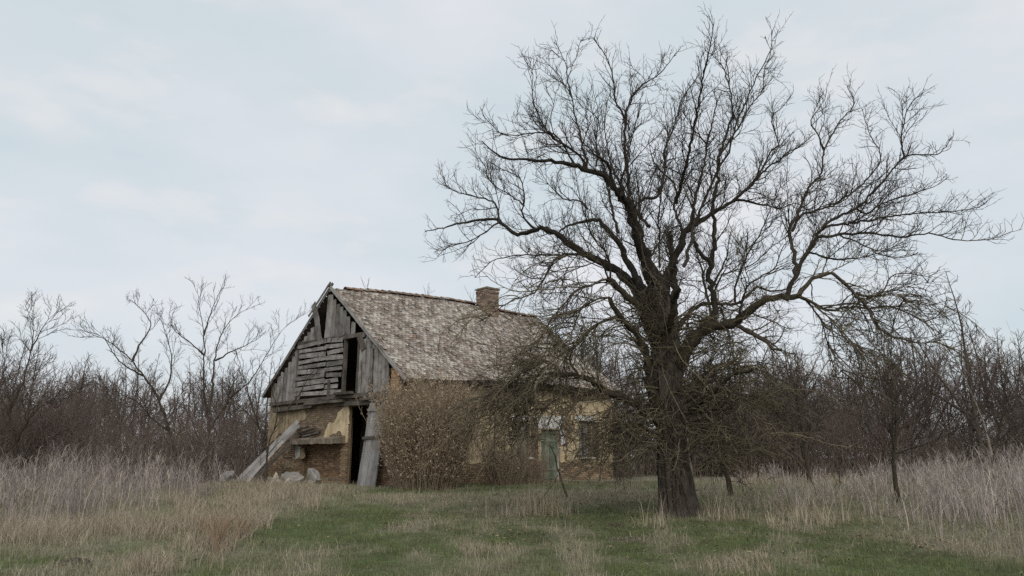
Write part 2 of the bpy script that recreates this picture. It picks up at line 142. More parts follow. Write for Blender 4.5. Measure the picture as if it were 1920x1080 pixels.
ZONES = {
 'tall_left': [(-11.0,13.2),(-8.4,15.1),(-7.6,17.5),(-8.7,23.3),(-9.4,30.6),(-12.5,40.7),(-27.7,60.0),(-52.9,60.0)],
 'beige_left': [(-8.0,11.3),(-6.4,11.5),(-5.0,13.6),(-5.4,16.1),(-4.5,17.9),(-5.2,23.3),(-9.5,34.1),(-9.4,30.6),(-8.7,23.3),(-7.6,17.5),(-8.4,15.1),(-10.6,13.9)],
 'tall_right': [(7.0,16.1),(6.5,13.9),(5.7,11.5),(6.4,10.8),(8.1,10.0),(56.3,60.0),(29.0,60.0),(9.9,22.3)],
 'mid_right': [(3.9,17.1),(5.1,16.1),(6.1,13.9),(10.2,22.3),(28.6,58.4),(17.5,52.2),(5.5,23.3)],
 'strip': [(-5.1,20.5),(-1.3,19.0),(3.4,19.0),(4.6,25.6),(-1.0,23.3),(-4.2,23.3)],
 'reeds': [(-0.4,16.1),(1.4,15.1),(1.9,20.5),(0.0,19.7)],
 'front_left': [(-4.5,9.8),(-3.3,9.8),(-4.6,13.9),(-5.8,15.1),(-5.4,12.0)],
 'front_mid': [(-0.8,9.8),(0.3,9.8),(0.3,11.3),(-0.6,11.8)],
 'front_right': [(2.5,9.8),(3.2,9.8),(3.7,11.3),(2.9,11.0)],
 'tuft': [(-4.1,10.0),(-3.5,10.0),(-4.9,13.9),(-5.6,13.9)],
 'reed2': [(2.3,14.3),(3.0,14.3),(3.3,16.6),(2.7,16.6)],
}
GABLE_PLASTER = [[(3.19,2.99),(3.61,2.93),(3.94,2.7),(4.13,2.44),(4.68,2.11),(4.85,1.82),(4.5,1.82),(4.22,1.94),(3.72,1.93),(3.6,1.72),(3.18,1.55),(3.14,2.25)],[(9.49,3.17),(7.7,3.24),(6.48,3.03),(6.34,2.68),(6.61,2.5),(7.28,2.37),(7.75,2.14),(8.56,1.96),(9.35,1.56),(9.97,1.26),(10.47,1.58)],[(7.02,1.49),(6.41,1.29),(6.33,1.0),(7.0,1.01)],[(8.07,0.76),(7.08,0.86),(7.14,0.57),(7.94,0.56)]]
rng = np.random.default_rng(11)
R = random.Random(5)

# ------------------------------------------------------------------ helpers
def tag(o, label, cat, group=None, kind=None):
    if label: o['label'] = label
    if cat: o['category'] = cat
    if group: o['group'] = group
    if kind: o['kind'] = kind
    return o

def empty(name, loc=(0, 0, 0), rz=0.0):
    o = bpy.data.objects.new(name, None); col.objects.link(o)
    o.location = loc; o.rotation_euler = (0, 0, rz); o.empty_display_size = 0.2
    return o

def link(name, me, mat=None, parent=None, loc=None, kind=None):
    o = bpy.data.objects.new(name, me); col.objects.link(o)
    if mat is not None and not me.materials: me.materials.append(mat)
    if parent is not None: o.parent = parent
    if loc is not None: o.location = loc
    if kind: o['kind'] = kind
    return o

def make_mesh(name, V, faces, cols=None, attrs=None, smooth=False):
    """faces: list of int arrays (m,k)"""
    V = np.asarray(V, np.float32)
    me = bpy.data.meshes.new(name)
    fs = [np.asarray(f, np.int32) for f in faces if len(f)]
    nl = sum(f.size for f in fs); npoly = sum(len(f) for f in fs)
    me.vertices.add(len(V)); me.vertices.foreach_set('co', V.ravel())
    me.loops.add(nl); me.polygons.add(npoly)
    me.loops.foreach_set('vertex_index', np.concatenate([f.ravel() for f in fs]))
    tot = np.concatenate([np.full(len(f), f.shape[1], np.int32) for f in fs])
    st = np.concatenate([[0], np.cumsum(tot)[:-1]]).astype(np.int32)
    me.polygons.foreach_set('loop_start', st)
    me.polygons.foreach_set('use_smooth', np.full(npoly, bool(smooth)))
    if cols is not None:
        a = me.attributes.new('tint', 'FLOAT_COLOR', 'POINT')
        c = np.ones((len(V), 4), np.float32); c[:, :3] = cols
        a.data.foreach_set('color', c.ravel())
    for k, v in (attrs or {}).items():
        a = me.attributes.new(k, 'FLOAT', 'POINT'); a.data.foreach_set('value', np.asarray(v, np.float32))
    me.update(calc_edges=True); me.validate()
    return me

def vhash(ix, iy, iz, seed):
    n = (ix * 374761393 + iy * 668265263 + iz * 2147483647 + seed * 1274126177) & 0xffffffff
    n = ((n ^ (n >> 13)) * 1274126177) & 0xffffffff
    return ((n ^ (n >> 16)) & 0xffff) / 65535.0

def vnoise(x, y, z=0.0, seed=0):
    x, y, z = np.broadcast_arrays(np.asarray(x, float), np.asarray(y, float), np.asarray(z, float))
    xi, yi, zi = np.floor(x).astype(np.int64), np.floor(y).astype(np.int64), np.floor(z).astype(np.int64)
    fx, fy, fz = x - xi, y - yi, z - zi
    fx, fy, fz = fx*fx*(3-2*fx), fy*fy*(3-2*fy), fz*fz*(3-2*fz)
    r = 0
    for dx in (0, 1):
        for dy in (0, 1):
            for dz in (0, 1):
                w = (fx if dx else 1-fx) * (fy if dy else 1-fy) * (fz if dz else 1-fz)
                r = r + w * vhash(xi+dx, yi+dy, zi+dz, seed)
    return r

def fbm(x, y, z=0.0, seed=0, o=4):
    r, a, t = 0, 1.0, 0
    for k in range(o):
        r = r + a * vnoise(np.asarray(x)*2**k, np.asarray(y)*2**k, np.asarray(z)*2**k, seed+k*17); t += a; a *= .5
    return r / t

def terr(x, y):
    x = np.asarray(x, float); y = np.asarray(y, float)
    z = -0.45 + 0.45*np.clip((y-9.8)/16.2, 0, 1)
    fade = np.clip((y-2)/6, 0, 1) * np.clip((90-y)/40, 0, 1)
    return z + fade*(0.09*(fbm(x*.45, y*.45, 0, 3, 3)-.5) + 0.05*(fbm(x*1.7, y*1.7, 0, 9, 2)-.5))
def tz(x, y): return float(terr(x, y))

def box_faces(n):
    b = np.array([[0,3,2,1],[4,5,6,7],[0,1,5,4],[1,2,6,5],[2,3,7,6],[3,0,4,7]])
    return (b[None] + np.arange(n)[:, None, None]*8).reshape(-1, 4)

class Boxes:
    """many eight-cornered boxes collected for one mesh"""
    def __init__(s): s.v = []; s.c = []
    def add(s, lo, hi, colr=(.5, .5, .5), jit=0.0):
        (x0, y0, z0), (x1, y1, z1) = lo, hi
        p = np.array([(x0,y0,z0),(x1,y0,z0),(x1,y1,z0),(x0,y1,z0),(x0,y0,z1),(x1,y0,z1),(x1,y1,z1),(x0,y1,z1)], float)
        if jit: p += rng.uniform(-jit, jit, p.shape)
        s.v.append(p); s.c.append(np.tile(colr, (8, 1)))
    def build(s, name, mat, parent=None, kind=None):
        me = make_mesh(name, np.concatenate(s.v), [box_faces(len(s.v))], np.concatenate(s.c))
        return link(name, me, mat, parent, kind=kind)

class Tubes:
    """tapered branches, collected and swept in batches"""
    def __init__(s): s.b = {}
    def add(s, pts, rad, sides=4, val=0.0):
        s.b.setdefault((len(pts), sides), []).append((pts, rad, val))
    def mesh(s, name, smooth=True, lump=0.0):
        V, Q, A, off = [], [], [], 0
        for (n, k), L in s.b.items():
            P = np.array([l[0] for l in L], float); Rr = np.array([l[1] for l in L], float)
            T = np.gradient(P, axis=1); T /= np.linalg.norm(T, axis=2, keepdims=True)+1e-9
            ref = np.where((np.abs(T[:, :1, 2:3]) < .8), np.array([0, 0, 1.])[None, None], np.array([1., 0, 0])[None, None])
            U = np.cross(T, np.broadcast_to(ref, T.shape)); U /= np.linalg.norm(U, axis=2, keepdims=True)+1e-9
            W = np.cross(T, U)
            an = np.arange(k)/k*2*np.pi
            rr = Rr[:, :, None]
            if lump: rr = rr*(1+lump*(rng.random((len(L), n, k))-.5))
            X = P[:, :, None, :] + rr[..., None]*(U[:, :, None, :]*np.cos(an)[:, None] + W[:, :, None, :]*np.sin(an)[:, None])
            V.append(X.reshape(-1, 3))
            A.append(np.repeat(np.array([l[2] for l in L], float), n*k))
            i = np.arange(n-1)[:, None]; j = np.arange(k)[None]
            q = np.stack([i*k+j, i*k+(j+1) % k, (i+1)*k+(j+1) % k, (i+1)*k+j], -1).reshape(-1, 4)
            Q.append((q[None] + (off+np.arange(len(L))*n*k)[:, None, None]).reshape(-1, 4)); off += len(L)*n*k
        return make_mesh(name, np.concatenate(V), [np.concatenate(Q)], None, {'lichen': np.concatenate(A)}, smooth)

def ribbons(base, h, az, lean, w, nseg, face, curve=2.0):
    """blades: base (N,3); returns V, quads, tris"""
    N = len(base); t = np.linspace(0, 1, nseg+1)
    ctr = base[:, None, :] + np.stack([
        np.cos(az)[:, None]*(lean*h)[:, None]*t**curve, np.sin(az)[:, None]*(lean*h)[:, None]*t**curve,
        h[:, None]*(t - .25*np.clip(lean, 0, 1)[:, None]*t**2)], -1)
    sd = np.stack([np.cos(face), np.sin(face), np.zeros(N)], -1)[:, None, :]
    ww = (w[:, None]*(1-t[:-1])**.6)[..., None]*.5
    L, Rr = ctr[:, :-1]-sd*ww, ctr[:, :-1]+sd*ww
    V = np.concatenate([np.stack([L, Rr], 2).reshape(N, -1, 3), ctr[:, -1:]], 1)
    k = 2*nseg+1
    q = np.array([[2*i, 2*i+1, 2*i+3, 2*i+2] for i in range(nseg-1)]).reshape(-1, 4)
    tr = np.array([[2*nseg-2, 2*nseg-1, 2*nseg]])
    o = (np.arange(N)*k)[:, None, None]
    return V.reshape(-1, 3), (q[None]+o).reshape(-1, 4), (tr[None]+o).reshape(-1, 3), k

def blades(name, sets, mat):
    """sets: list of (base,h,az,lean,w,nseg,face,cols)"""
    VV, QQ, TT, CC, off = [], [], [], [], 0
    for base, h, az, lean, w, nseg, face, cols in sets:
        if not len(base): continue
        V, q, t, k = ribbons(base, h, az, lean, w, nseg, face)
        VV.append(V); CC.append(np.repeat(cols, k, 0))
        if len(q): QQ.append(q+off)
        TT.append(t+off); off += len(V)
    fs = ([np.concatenate(QQ)] if QQ else []) + [np.concatenate(TT)]
    return link(name, make_mesh(name, np.concatenate(VV), fs, np.concatenate(CC)), mat)

def in_poly(x, y, poly):
    x = np.asarray(x); y = np.asarray(y); c = np.zeros(x.shape, bool)
    n = len(poly)
    for i in range(n):
        (x0, y0), (x1, y1) = poly[i], poly[(i+1) % n]
        if y0 == y1: continue
        k = ((y0 > y) != (y1 > y)) & (x < (x1-x0)*(y-y0)/(y1-y0)+x0); c ^= k
    return c

def poly_dist(x, y, poly):
    """signed distance, positive inside"""
    x = np.asarray(x, float); y = np.asarray(y, float); d = np.full(x.shape, 1e9); n = len(poly)
    for i in range(n):
        (x0, y0), (x1, y1) = poly[i], poly[(i+1) % n]
        ex, ey = x1-x0, y1-y0; t = np.clip(((x-x0)*ex+(y-y0)*ey)/(ex*ex+ey*ey+1e-12), 0, 1)
        d = np.minimum(d, np.hypot(x-x0-t*ex, y-y0-t*ey))
    return np.where(in_poly(x, y, poly), d, -d)

# ------------------------------------------------------------------ materials
def mat_new(name, rough=0.9):
    m = bpy.data.materials.new(name); m.use_nodes = True
    nt = m.node_tree; b = nt.nodes['Principled BSDF']; b.inputs['Roughness'].default_value = rough
    b.inputs['Specular IOR Level'].default_value = 0.2
    def N(t, **kw):
        n = nt.nodes.new(t)
        for k, v in kw.items():
            if k.startswith('i_'): n.inputs[k[2:].replace('_', ' ')].default_value = v
            else: setattr(n, k, v)
        return n
    return m, nt, b, N
def ramp(N, stops):
    r = N('ShaderNodeValToRGB'); e = r.color_ramp.elements
    while len(e) < len(stops): e.new(0.5)
    for k, (p, c) in enumerate(stops): e[k].position = p; e[k].color = (*c, 1)
    return r
def coords(N, nt, scale, kind='Object'):
    t = N('ShaderNodeTexCoord'); m = N('ShaderNodeMapping'); m.inputs['Scale'].default_value = scale
    nt.links.new(t.outputs[kind], m.inputs['Vector']); return m
def noise(N, nt, vec, s, d=6, r=.6):
    n = N('ShaderNodeTexNoise', i_Scale=s, i_Detail=d, i_Roughness=r); nt.links.new(vec.outputs[0], n.inputs['Vector']); return n
def mixc(N, nt, fac, a, b, mode='MIX'):
    m = N('ShaderNodeMix', data_type='RGBA', blend_type=mode)
    for s, k in ((fac, 'Factor'), (a, 'A'), (b, 'B')):
        if isinstance(s, (int, float)): m.inputs[k].default_value = s
        elif isinstance(s, tuple): m.inputs[k].default_value = (*s, 1)
        else: nt.links.new(s, m.inputs[k])
    return m.outputs['Result']
def bump(N, nt, b, h, strength, dist=.02):
    n = N('ShaderNodeBump'); n.inputs['Strength'].default_value = strength; n.inputs['Distance'].default_value = dist
    nt.links.new(h, n.inputs['Height']); nt.links.new(n.outputs[0], b.inputs['Normal'])

def tint_mat(name, var=.35, scale=6.0, rough=.95, bumpy=0.0):
    """colour comes from each piece's own tint, broken by fine noise"""
    m, nt, b, N = mat_new(name, rough)
    a = N('ShaderNodeAttribute', attribute_name='tint'); v = coords(N, nt, (1, 1, 1)); n = noise(N, nt, v, scale)
    r = ramp(N, [(.25, (1-var,)*3), (.75, (1+var,)*3)]); nt.links.new(n.outputs['Fac'], r.inputs['Fac'])
    nt.links.new(mixc(N, nt, 1.0, a.outputs['Color'], r.outputs['Color'], 'MULTIPLY'), b.inputs['Base Color'])
    if bumpy: bump(N, nt, b, n.outputs['Fac'], bumpy)
    return m

def bark_mat(name, dark, mid, lich=(.20, .165, .075), sc=(9, 9, 2.2), lich_amt=1.0):
    m, nt, b, N = mat_new(name, .95)
    v = coords(N, nt, sc); n = noise(N, nt, v, 2.2, 8, .7); v2 = coords(N, nt, (1, 1, 1)); n2 = noise(N, nt, v2, 1.3, 4)
    r = ramp(N, [(.32, dark), (.68, mid)]); nt.links.new(n.outputs['Fac'], r.inputs['Fac'])
    n3 = noise(N, nt, v2, 7.0, 4); a = N('ShaderNodeAttribute', attribute_name='lichen')
    k = N('ShaderNodeMath', operation='MULTIPLY'); nt.links.new(a.outputs['Fac'], k.inputs[0])
    r3 = ramp(N, [(.28, (0, 0, 0)), (.52, (lich_amt,)*3)]); nt.links.new(n3.outputs['Fac'], r3.inputs['Fac']); nt.links.new(r3.outputs['Color'], k.inputs[1])
    nt.links.new(mixc(N, nt, k.outputs[0], r.outputs['Color'], lich), b.inputs['Base Color'])
    bump(N, nt, b, n.outputs['Fac'], .8, .03)
    return m

M = {}
M['bark'] = bark_mat('old_bark', (.014, .012, .011), (.125, .105, .091))
M['limb'] = bark_mat('limb_bark', (.010, .0085, .0078), (.044, .037, .033), lich=(.13, .11, .06))
M['bush_stem'] = bark_mat('bush_stem', (.21, .158, .112), (.37, .29, .21))
M['twig'] = bark_mat('twig_bark', (.018, .0145, .0125), (.054, .043, .037), lich=(.22, .185, .12))
M['wood_bark'] = bark_mat('wood_bark', (.038, .030, .027), (.098, .078, .071), lich=(.13, .105, .06))
M['thicket'] = bark_mat('thicket_bark', (.092, .069, .063), (.205, .158, .144), lich=(.20, .16, .09))
M['stem_bark'] = bark_mat('stem_bark', (.022, .018, .016), (.066, .053, .046), lich=(.13, .10, .045))
M['pale_bark'] = bark_mat('pale_bark', (.12, .11, .095), (.33, .30, .25))
M['grass'] = tint_mat('grass_blades', .25, 3.0)
M['weed'] = tint_mat('dry_stalks', .2, 4.0)
M['bush'] = tint_mat('bush_leaves', .3, 9.0)
M['tile'] = tint_mat('roof_tile_clay', .22, 11.0, .9, .4)
M['brick'] = tint_mat('old_brick', .42, 14.0, .95, .5)
M['stone'] = tint_mat('rubble', .4, 5.0, .95, .6)

def plank_mat(name, lo, hi, stain):
    m, nt, b, N = mat_new(name, .9)
    g = N('ShaderNodeAttribute', attribute_name='grain'); u = N('ShaderNodeAttribute', attribute_name='across'); oi = N('ShaderNodeObjectInfo')
    cx = N('ShaderNodeCombineXYZ')
    def mul(s, k):
        x = N('ShaderNodeMath', operation='MULTIPLY'); nt.links.new(s, x.inputs[0]); x.inputs[1].default_value = k; return x.outputs[0]
    nt.links.new(mul(g.outputs['Fac'], 1.4), cx.inputs[0]); nt.links.new(mul(u.outputs['Fac'], 42), cx.inputs[1]); nt.links.new(mul(oi.outputs['Random'], 60), cx.inputs[2])
    n = noise(N, nt, cx, 1.0, 7, .65)
    r = ramp(N, [(.28, lo), (.72, hi)]); nt.links.new(n.outputs['Fac'], r.inputs['Fac'])
    v = coords(N, nt, (1, 1, 1)); n2 = noise(N, nt, v, 2.3, 5); r2 = ramp(N, [(.42, (1, 1, 1)), (.72, stain)]); nt.links.new(n2.outputs['Fac'], r2.inputs['Fac'])
    c = mixc(N, nt, 1.0, r.outputs['Color'], r2.outputs['Color'], 'MULTIPLY')
    rr = ramp(N, [(0, (.62,)*3), (1, (1.2,)*3)]); nt.links.new(oi.outputs['Random'], rr.inputs['Fac'])
    nt.links.new(mixc(N, nt, 1.0, c, rr.outputs['Color'], 'MULTIPLY'), b.inputs['Base Color'])
    bump(N, nt, b, n.outputs['Fac'], .45, .008)
    return m
M['plank'] = plank_mat('weathered_planks', (.095, .086, .080), (.46, .43, .40), (.40, .37, .34))
M['plank_pale'] = plank_mat('silver_grey_planks', (.20, .19, .185), (.44, .425, .41), (.65, .62, .6))
M['beam'] = plank_mat('old_timber', (.045, .038, .032), (.19, .165, .14), (.5, .45, .4))
M['green_paint'] = plank_mat('faded_green_paint', (.12, .135, .10), (.20, .225, .165), (.6, .6, .55))
M['brown_paint'] = plank_mat('brown_shutter', (.075, .055, .04), (.16, .12, .09), (.6, .6, .6))

def plaster_mat(name, base, worn, dirty):
    m, nt, b, N = mat_new(name, .95); v = coords(N, nt, (1, 1, 1))
    n = noise(N, nt, v, 2.2, 8, .65); r = ramp(N, [(.30, dirty), (.46, worn), (.64, base)]); nt.links.new(n.outputs['Fac'], r.inputs['Fac'])
    v2 = coords(N, nt, (3.5, 3.5, .6)); n2 = noise(N, nt, v2, 2.0, 5); r2 = ramp(N, [(.35, (.66, .62, .56)), (.6, (1, 1, 1))]); nt.links.new(n2.outputs['Fac'], r2.inputs['Fac'])
    nt.links.new(mixc(N, nt, 1.0, r.outputs['Color'], r2.outputs['Color'], 'MULTIPLY'), b.inputs['Base Color'])
    n3 = noise(N, nt, v, 30, 4); bump(N, nt, b, n3.outputs['Fac'], .35, .01)
    return m
M['ochre'] = plaster_mat('ochre_plaster', (.68, .545, .355), (.55, .445, .295), (.32, .26, .18))
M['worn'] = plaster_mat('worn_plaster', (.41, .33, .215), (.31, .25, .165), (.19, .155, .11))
M['lime'] = plaster_mat('white_limewash', (.74, .73, .70), (.60, .59, .56), (.36, .34, .31))
M['mortar'] = plaster_mat('earth_mortar', (.27, .205, .135), (.20, .15, .10), (.11, .085, .06))
M['clay'] = plaster_mat('grey_clay', (.26, .22, .175), (.19, .16, .125), (.10, .085, .07))
m_, nt_, b_, N_ = mat_new('dim_glass', .25); b_.inputs['Base Color'].default_value = (.10, .105, .11, 1); b_.inputs['Specular IOR Level'].default_value = .5
v_ = coords(N_, nt_, (1, 1, 1)); n_ = noise(N_, nt_, v_, 5); r_ = ramp(N_, [(.3, (.12, .12, .12)), (.7, (.38, .375, .36))]); nt_.links.new(n_.outputs['Fac'], r_.inputs['Fac']); nt_.links.new(r_.outputs[0], b_.inputs['Base Color'])
M['glass'] = m_

# ------------------------------------------------------------------ ground
def zone(x, y, name, soft=.6):
    x = x+2.2*(fbm(x*.5, y*.5, 0, 201, 3)-.5); y = y+4.0*(fbm(x*.5, y*.4, 0, 205, 3)-.5)
    return np.clip(.5+poly_dist(x, y, ZONES[name])/soft/2, 0, 1)
def dryness(x, y):
    """0 fresh green turf .. 1 bleached grass"""
    d = .62*np.clip((.5*fbm(x*.55, y*.30, 0, 21, 4)+.5*fbm(x*2.2, y*1.3, 0, 25, 3)-.46)*7, 0, 1)
    for k, a in (('tall_left', .95), ('beige_left', .7), ('tall_right', .9), ('mid_right', .6), ('strip', .6), ('front_left', .65), ('front_mid', .75), ('front_right', .65), ('reeds', .4)):
        d = np.maximum(d, a*zone(x, y, k, .8)*np.clip(.55+1.2*(fbm(x*.9, y*.6, 0, 33, 3)-.35), 0, 1))
    d = np.maximum(d, np.clip((y-26)/10, 0, .8))
    return np.clip(d, 0, 1)
GREEN = np.array((.104, .132, .050)); BEIGE = np.array((.345, .30, .225)); SOIL = np.array((.045, .036, .026))
gx = np.concatenate([-np.geomspace(400, 26, 14), np.arange(-25, 25.01, .25), np.geomspace(26, 400, 14)])
gy = np.concatenate([-np.geomspace(300, 3, 8), np.arange(-2, 4, 1.0), np.arange(4, 34, .25), np.geomspace(34, 900, 26)])
X, Y = np.meshgrid(gx, gy); Z = terr(X, Y)
d = dryness(X, Y); s_ = np.clip((fbm(X*2.1, Y*2.1, 0, 41, 3)-.45)*3, 0, 1)[..., None]
gc = (GREEN*.75)*(1-d[..., None]) + (BEIGE*.62)*d[..., None]; gc = gc*(1-.55*s_)+SOIL*.55*s_
# bare earth in front of the house's far end
e = np.clip(1-np.hypot((X-3.0)/4.2, (Y-31.0)/1.5), 0, 1)[..., None]; e = np.clip(e*2.2, 0, 1); gc = gc*(1-e)+np.array((.075, .058, .045))*e
ny, nx = X.shape; i = np.arange(ny-1)[:, None]; j = np.arange(nx-1)[None]
q = np.stack([i*nx+j, i*nx+j+1, (i+1)*nx+j+1, (i+1)*nx+j], -1).reshape(-1, 4)
M['ground'] = tint_mat('ground_soil_turf', .45, 7.0, 1.0, .6)
ground = link('ground', make_mesh('ground', np.stack([X, Y, Z], -1).reshape(-1, 3), [q], gc.reshape(-1, 3), None, True), M['ground'])
tag(ground, 'green and straw-coloured meadow ground', None, kind='structure')
# ------------------------------------------------------------------ the abandoned farmhouse
CX, CY, TH, GW, HL = -4.04, 26.6, math.radians(44.8), 9.6, 12.3
house = empty('farmhouse', (CX, CY, 0), TH)     # local x runs along the house (b), local y along the gable (a)
tag(house, 'abandoned ochre farmhouse with plank gable and old tiled roof', 'house')
cs, sn = math.cos(TH), math.sin(TH)
def hw(b, a, z): return (CX+b*cs-a*sn, CY+b*sn+a*cs, z)
def smooth(t): t = np.clip(t, 0, 1); return t*t*(3-2*t)
def ridge_z(b): return 7.80 + .40*smooth(np.asarray(b)/5.0) + .05*np.sin(np.asarray(b)*1.1) - .04*smooth((np.asarray(b)-9)/3)
def eave_z(b): return 3.70 + .26*smooth(np.asarray(b)/7.0)
OV = .6
def roof_pt(b, s, far=False):
    b = np.asarray(b, float); s = np.asarray(s, float)
    a = -OV + s*(GW/2+OV); z = eave_z(b) + s*(ridge_z(b)-eave_z(b)) - .10*np.sin(np.pi*s)*smooth(b/2+.3)
    z = z + .05*(fbm(b*.6, s*5, 0, 51, 2)-.5)
    return np.stack([b, (GW-a) if far else a, z], -1)
def roof_under(a):           # roof height above the near gable
    aa = min(a, GW-a); return 3.70+(aa+OV)*(7.80-3.70)/(GW/2+OV)

def wall_boxes(B, u0, u1, z0, z1, t0, t1, holes, swap):
    us = sorted({u0, u1, *[h[0] for h in holes], *[h[1] for h in holes]}); zs = sorted({z0, z1, *[h[2] for h in holes], *[h[3] for h in holes]})
    for ua, ub in zip(us, us[1:]):
        for za, zb in zip(zs, zs[1:]):
            uc, zc = (ua+ub)/2, (za+zb)/2
            if any(h[0] < uc < h[1] and h[2] < zc < h[3] for h in holes): continue
            if swap: B.add((ua, t0, za), (ub, t1, zb))
            else: B.add((t0, ua, za), (t1, ub, zb))
DOOR = (1.90, 3.17, -.3, 2.90); NICHE = (3.60, 6.62, .22, 1.49)
B = Boxes(); DOORW = (1.70, 3.52, -.3, 2.95)
wall_boxes(B, 0, GW, -.4, 3.18, 0, .13, [DOOR, NICHE], False); wall_boxes(B, 0, GW, -.4, 3.18, .13, .30, [DOORW, NICHE], False); wall_boxes(B, 0, GW, -.4, 3.18, .30, .42, [DOORW], False)
B.add((0, 0, 3.18), (.42, .50, 4.2)); B.add((0, GW-.4, 3.18), (.42, GW, 4.1))
gable_wall = B.build('gable_wall', M['mortar'], house)
SIDE_HOLES = [(7.40, 8.55, .04, 2.16), (5.88, 6.74, 1.0, 2.45), (9.85, 10.77, 1.0, 2.58)]
B = Boxes(); wall_boxes(B, .42, HL, -.4, 4.02, 0, .42, SIDE_HOLES, True)
side_wall = B.build('side_wall', M['mortar'], house)
B = Boxes(); B.add((.42, GW-.42, -.4), (HL, GW, 4.0)); B.build('rear_wall', M['mortar'], house)
# far gable (a five-cornered slab)
fv = [(b, a, z) for b in (HL-.4, HL-.002) for a, z in ((.42, -.4), (GW-.42, -.4), (GW-.42, 4.1), (GW/2, 7.75), (.42, 4.1))]
me = make_mesh('far_gable', fv, [np.array([[0,1,6,5],[1,2,7,6],[2,3,8,7],[3,4,9,8],[4,0,5,9]]), np.array([[0,4,3,2,1],[5,6,7,8,9]])], np.full((10, 3), .4)); link('far_gable', me, M['mortar'], house)
B = Boxes(); B.add((.42, .42, 3.02), (HL-.4, GW-.42, 3.16)); B.build('loft_floor', M['beam'], house)
# inner partition seen through the doorway, with its own low arch door
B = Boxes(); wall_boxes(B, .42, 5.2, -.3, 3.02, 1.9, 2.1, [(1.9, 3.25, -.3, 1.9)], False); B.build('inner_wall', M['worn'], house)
B = Boxes()
for k in range(6): B.add((1.93, 1.92+k*.225, -.25), (1.99, 1.92+k*.225+.215, 1.86+.14*math.sin(math.pi*(k+.5)/6)), (.3, .3, .3))
B.build('inner_door', M['beam'], house)
B = Boxes(); B.add((.42, .42, -.35), (HL-.4, GW-.42, -.02), (.2, .2, .2)); B.build('earth_floor', M['mortar'], house)

# --- bricks: real courses standing proud of the mortar (a few pixels each, joined per wall)
BR = [(.29, .195, .115), (.25, .155, .095), (.34, .24, .15), (.215, .145, .095), (.37, .285, .19), (.17, .12, .085)]
def brick_face(B, u0, u1, z0, z1, place, keep, dull=0.0, pal=BR, depth=.014):
    z, row = z0, 0
    while z < z1-.03:
        u = u0 - (.13 if row % 2 else 0)
        while u < u1:
            ua, ub = max(u, u0)+.005, min(u+.25, u1)-.005
            if ub-ua > .05 and keep((ua+ub)/2, z+.033):
                c = np.array(R.choice(pal))*R.uniform(.65, 1.2); c = c*(1-dull)+np.array((.17, .135, .10))*dull
                p = depth*R.uniform(.4, 1.5)
                place(B, ua, ub, z+.004, min(z+.070, z1), p, c)
            u += .26
        z += .0795; row += 1
def on_gable(B, ua, ub, za, zb, p, c): B.add((-p, ua, za), (.02, ub, zb), c, .004)
def on_side(B, ua, ub, za, zb, p, c): B.add((ua, -p, za), (ub, .02, zb), c, .004)
def on_niche(B, ua, ub, za, zb, p, c): B.add((.30-p, ua, za), (.32, ub, zb), c, .004)
def hole(u, z, hs): return any(h[0]-.06 < u < h[1]+.06 and h[2]-.02 < z < h[3]+.02 for h in hs)
def gable_field(a, z):
    a = np.asarray(a, float); z = np.asarray(z, float); f = np.full(a.shape, -9.)
    for k, P in enumerate(GABLE_PLASTER): f = np.maximum(f, poly_dist(a, z, P))
    return f + .36*(fbm(a*4.2, z*4.2, 0, 61, 5)-.5)
def side_field(b, z):
    b = np.asarray(b, float); z = np.asarray(z, float)
    f = np.minimum(z-.78+.25*(fbm(b*1.3, z*0+.5, 0, 71, 3)-.5), 3.95-z)
    f = np.minimum(f, .62*(fbm(b*.9, z*1.1, 0, 74, 4)-.37)+.02)
    for h in SIDE_HOLES: f = np.minimum(f, -poly_dist(b, z, [(h[0]-.01, h[2]-.01), (h[1]+.01, h[2]-.01), (h[1]+.01, h[3]+.01), (h[0]-.01, h[3]+.01)]))
    return f + .10*(fbm(b*3.6, z*3.6, 0, 77, 3)-.5)
B = Boxes(); pf = lambda u, z: not hole(u, z, [DOOR, NICHE]) and float(gable_field(u, z)) < .12
brick_face(B, .02, GW-.02, -.2, 1.5, on_gable, pf, .22)
brick_face(B, .02, GW-.02, 1.5, 3.16, on_gable, lambda u, z: pf(u, z) and R.random() < .93, .62)
brick_face(B, NICHE[0], NICHE[1], NICHE[2], NICHE[3], on_niche, lambda u, z: True, .25, [(.25, .15, .085), (.32, .20, .11), (.18, .11, .07)])
brick_face(B, .02, .49, 3.2, 4.18, on_gable, lambda u, z: True, 0, [(.50, .29, .15), (.45, .25, .13), (.55, .36, .20)])
brick_face(B, .02, .5, 3.2, 3.98, on_side, lambda u, z: True, .2)
B.build('gable_brickwork', M['brick'], house, 'stuff')
B = Boxes(); sf = lambda u, z: not hole(u, z, SIDE_HOLES) and float(side_field(u, z)) < .12
brick_face(B, .02, HL-.02, -.2, 4.0, on_side, sf, .22, BR, .016); B.build('side_brickwork', M['brick'], house, 'stuff')

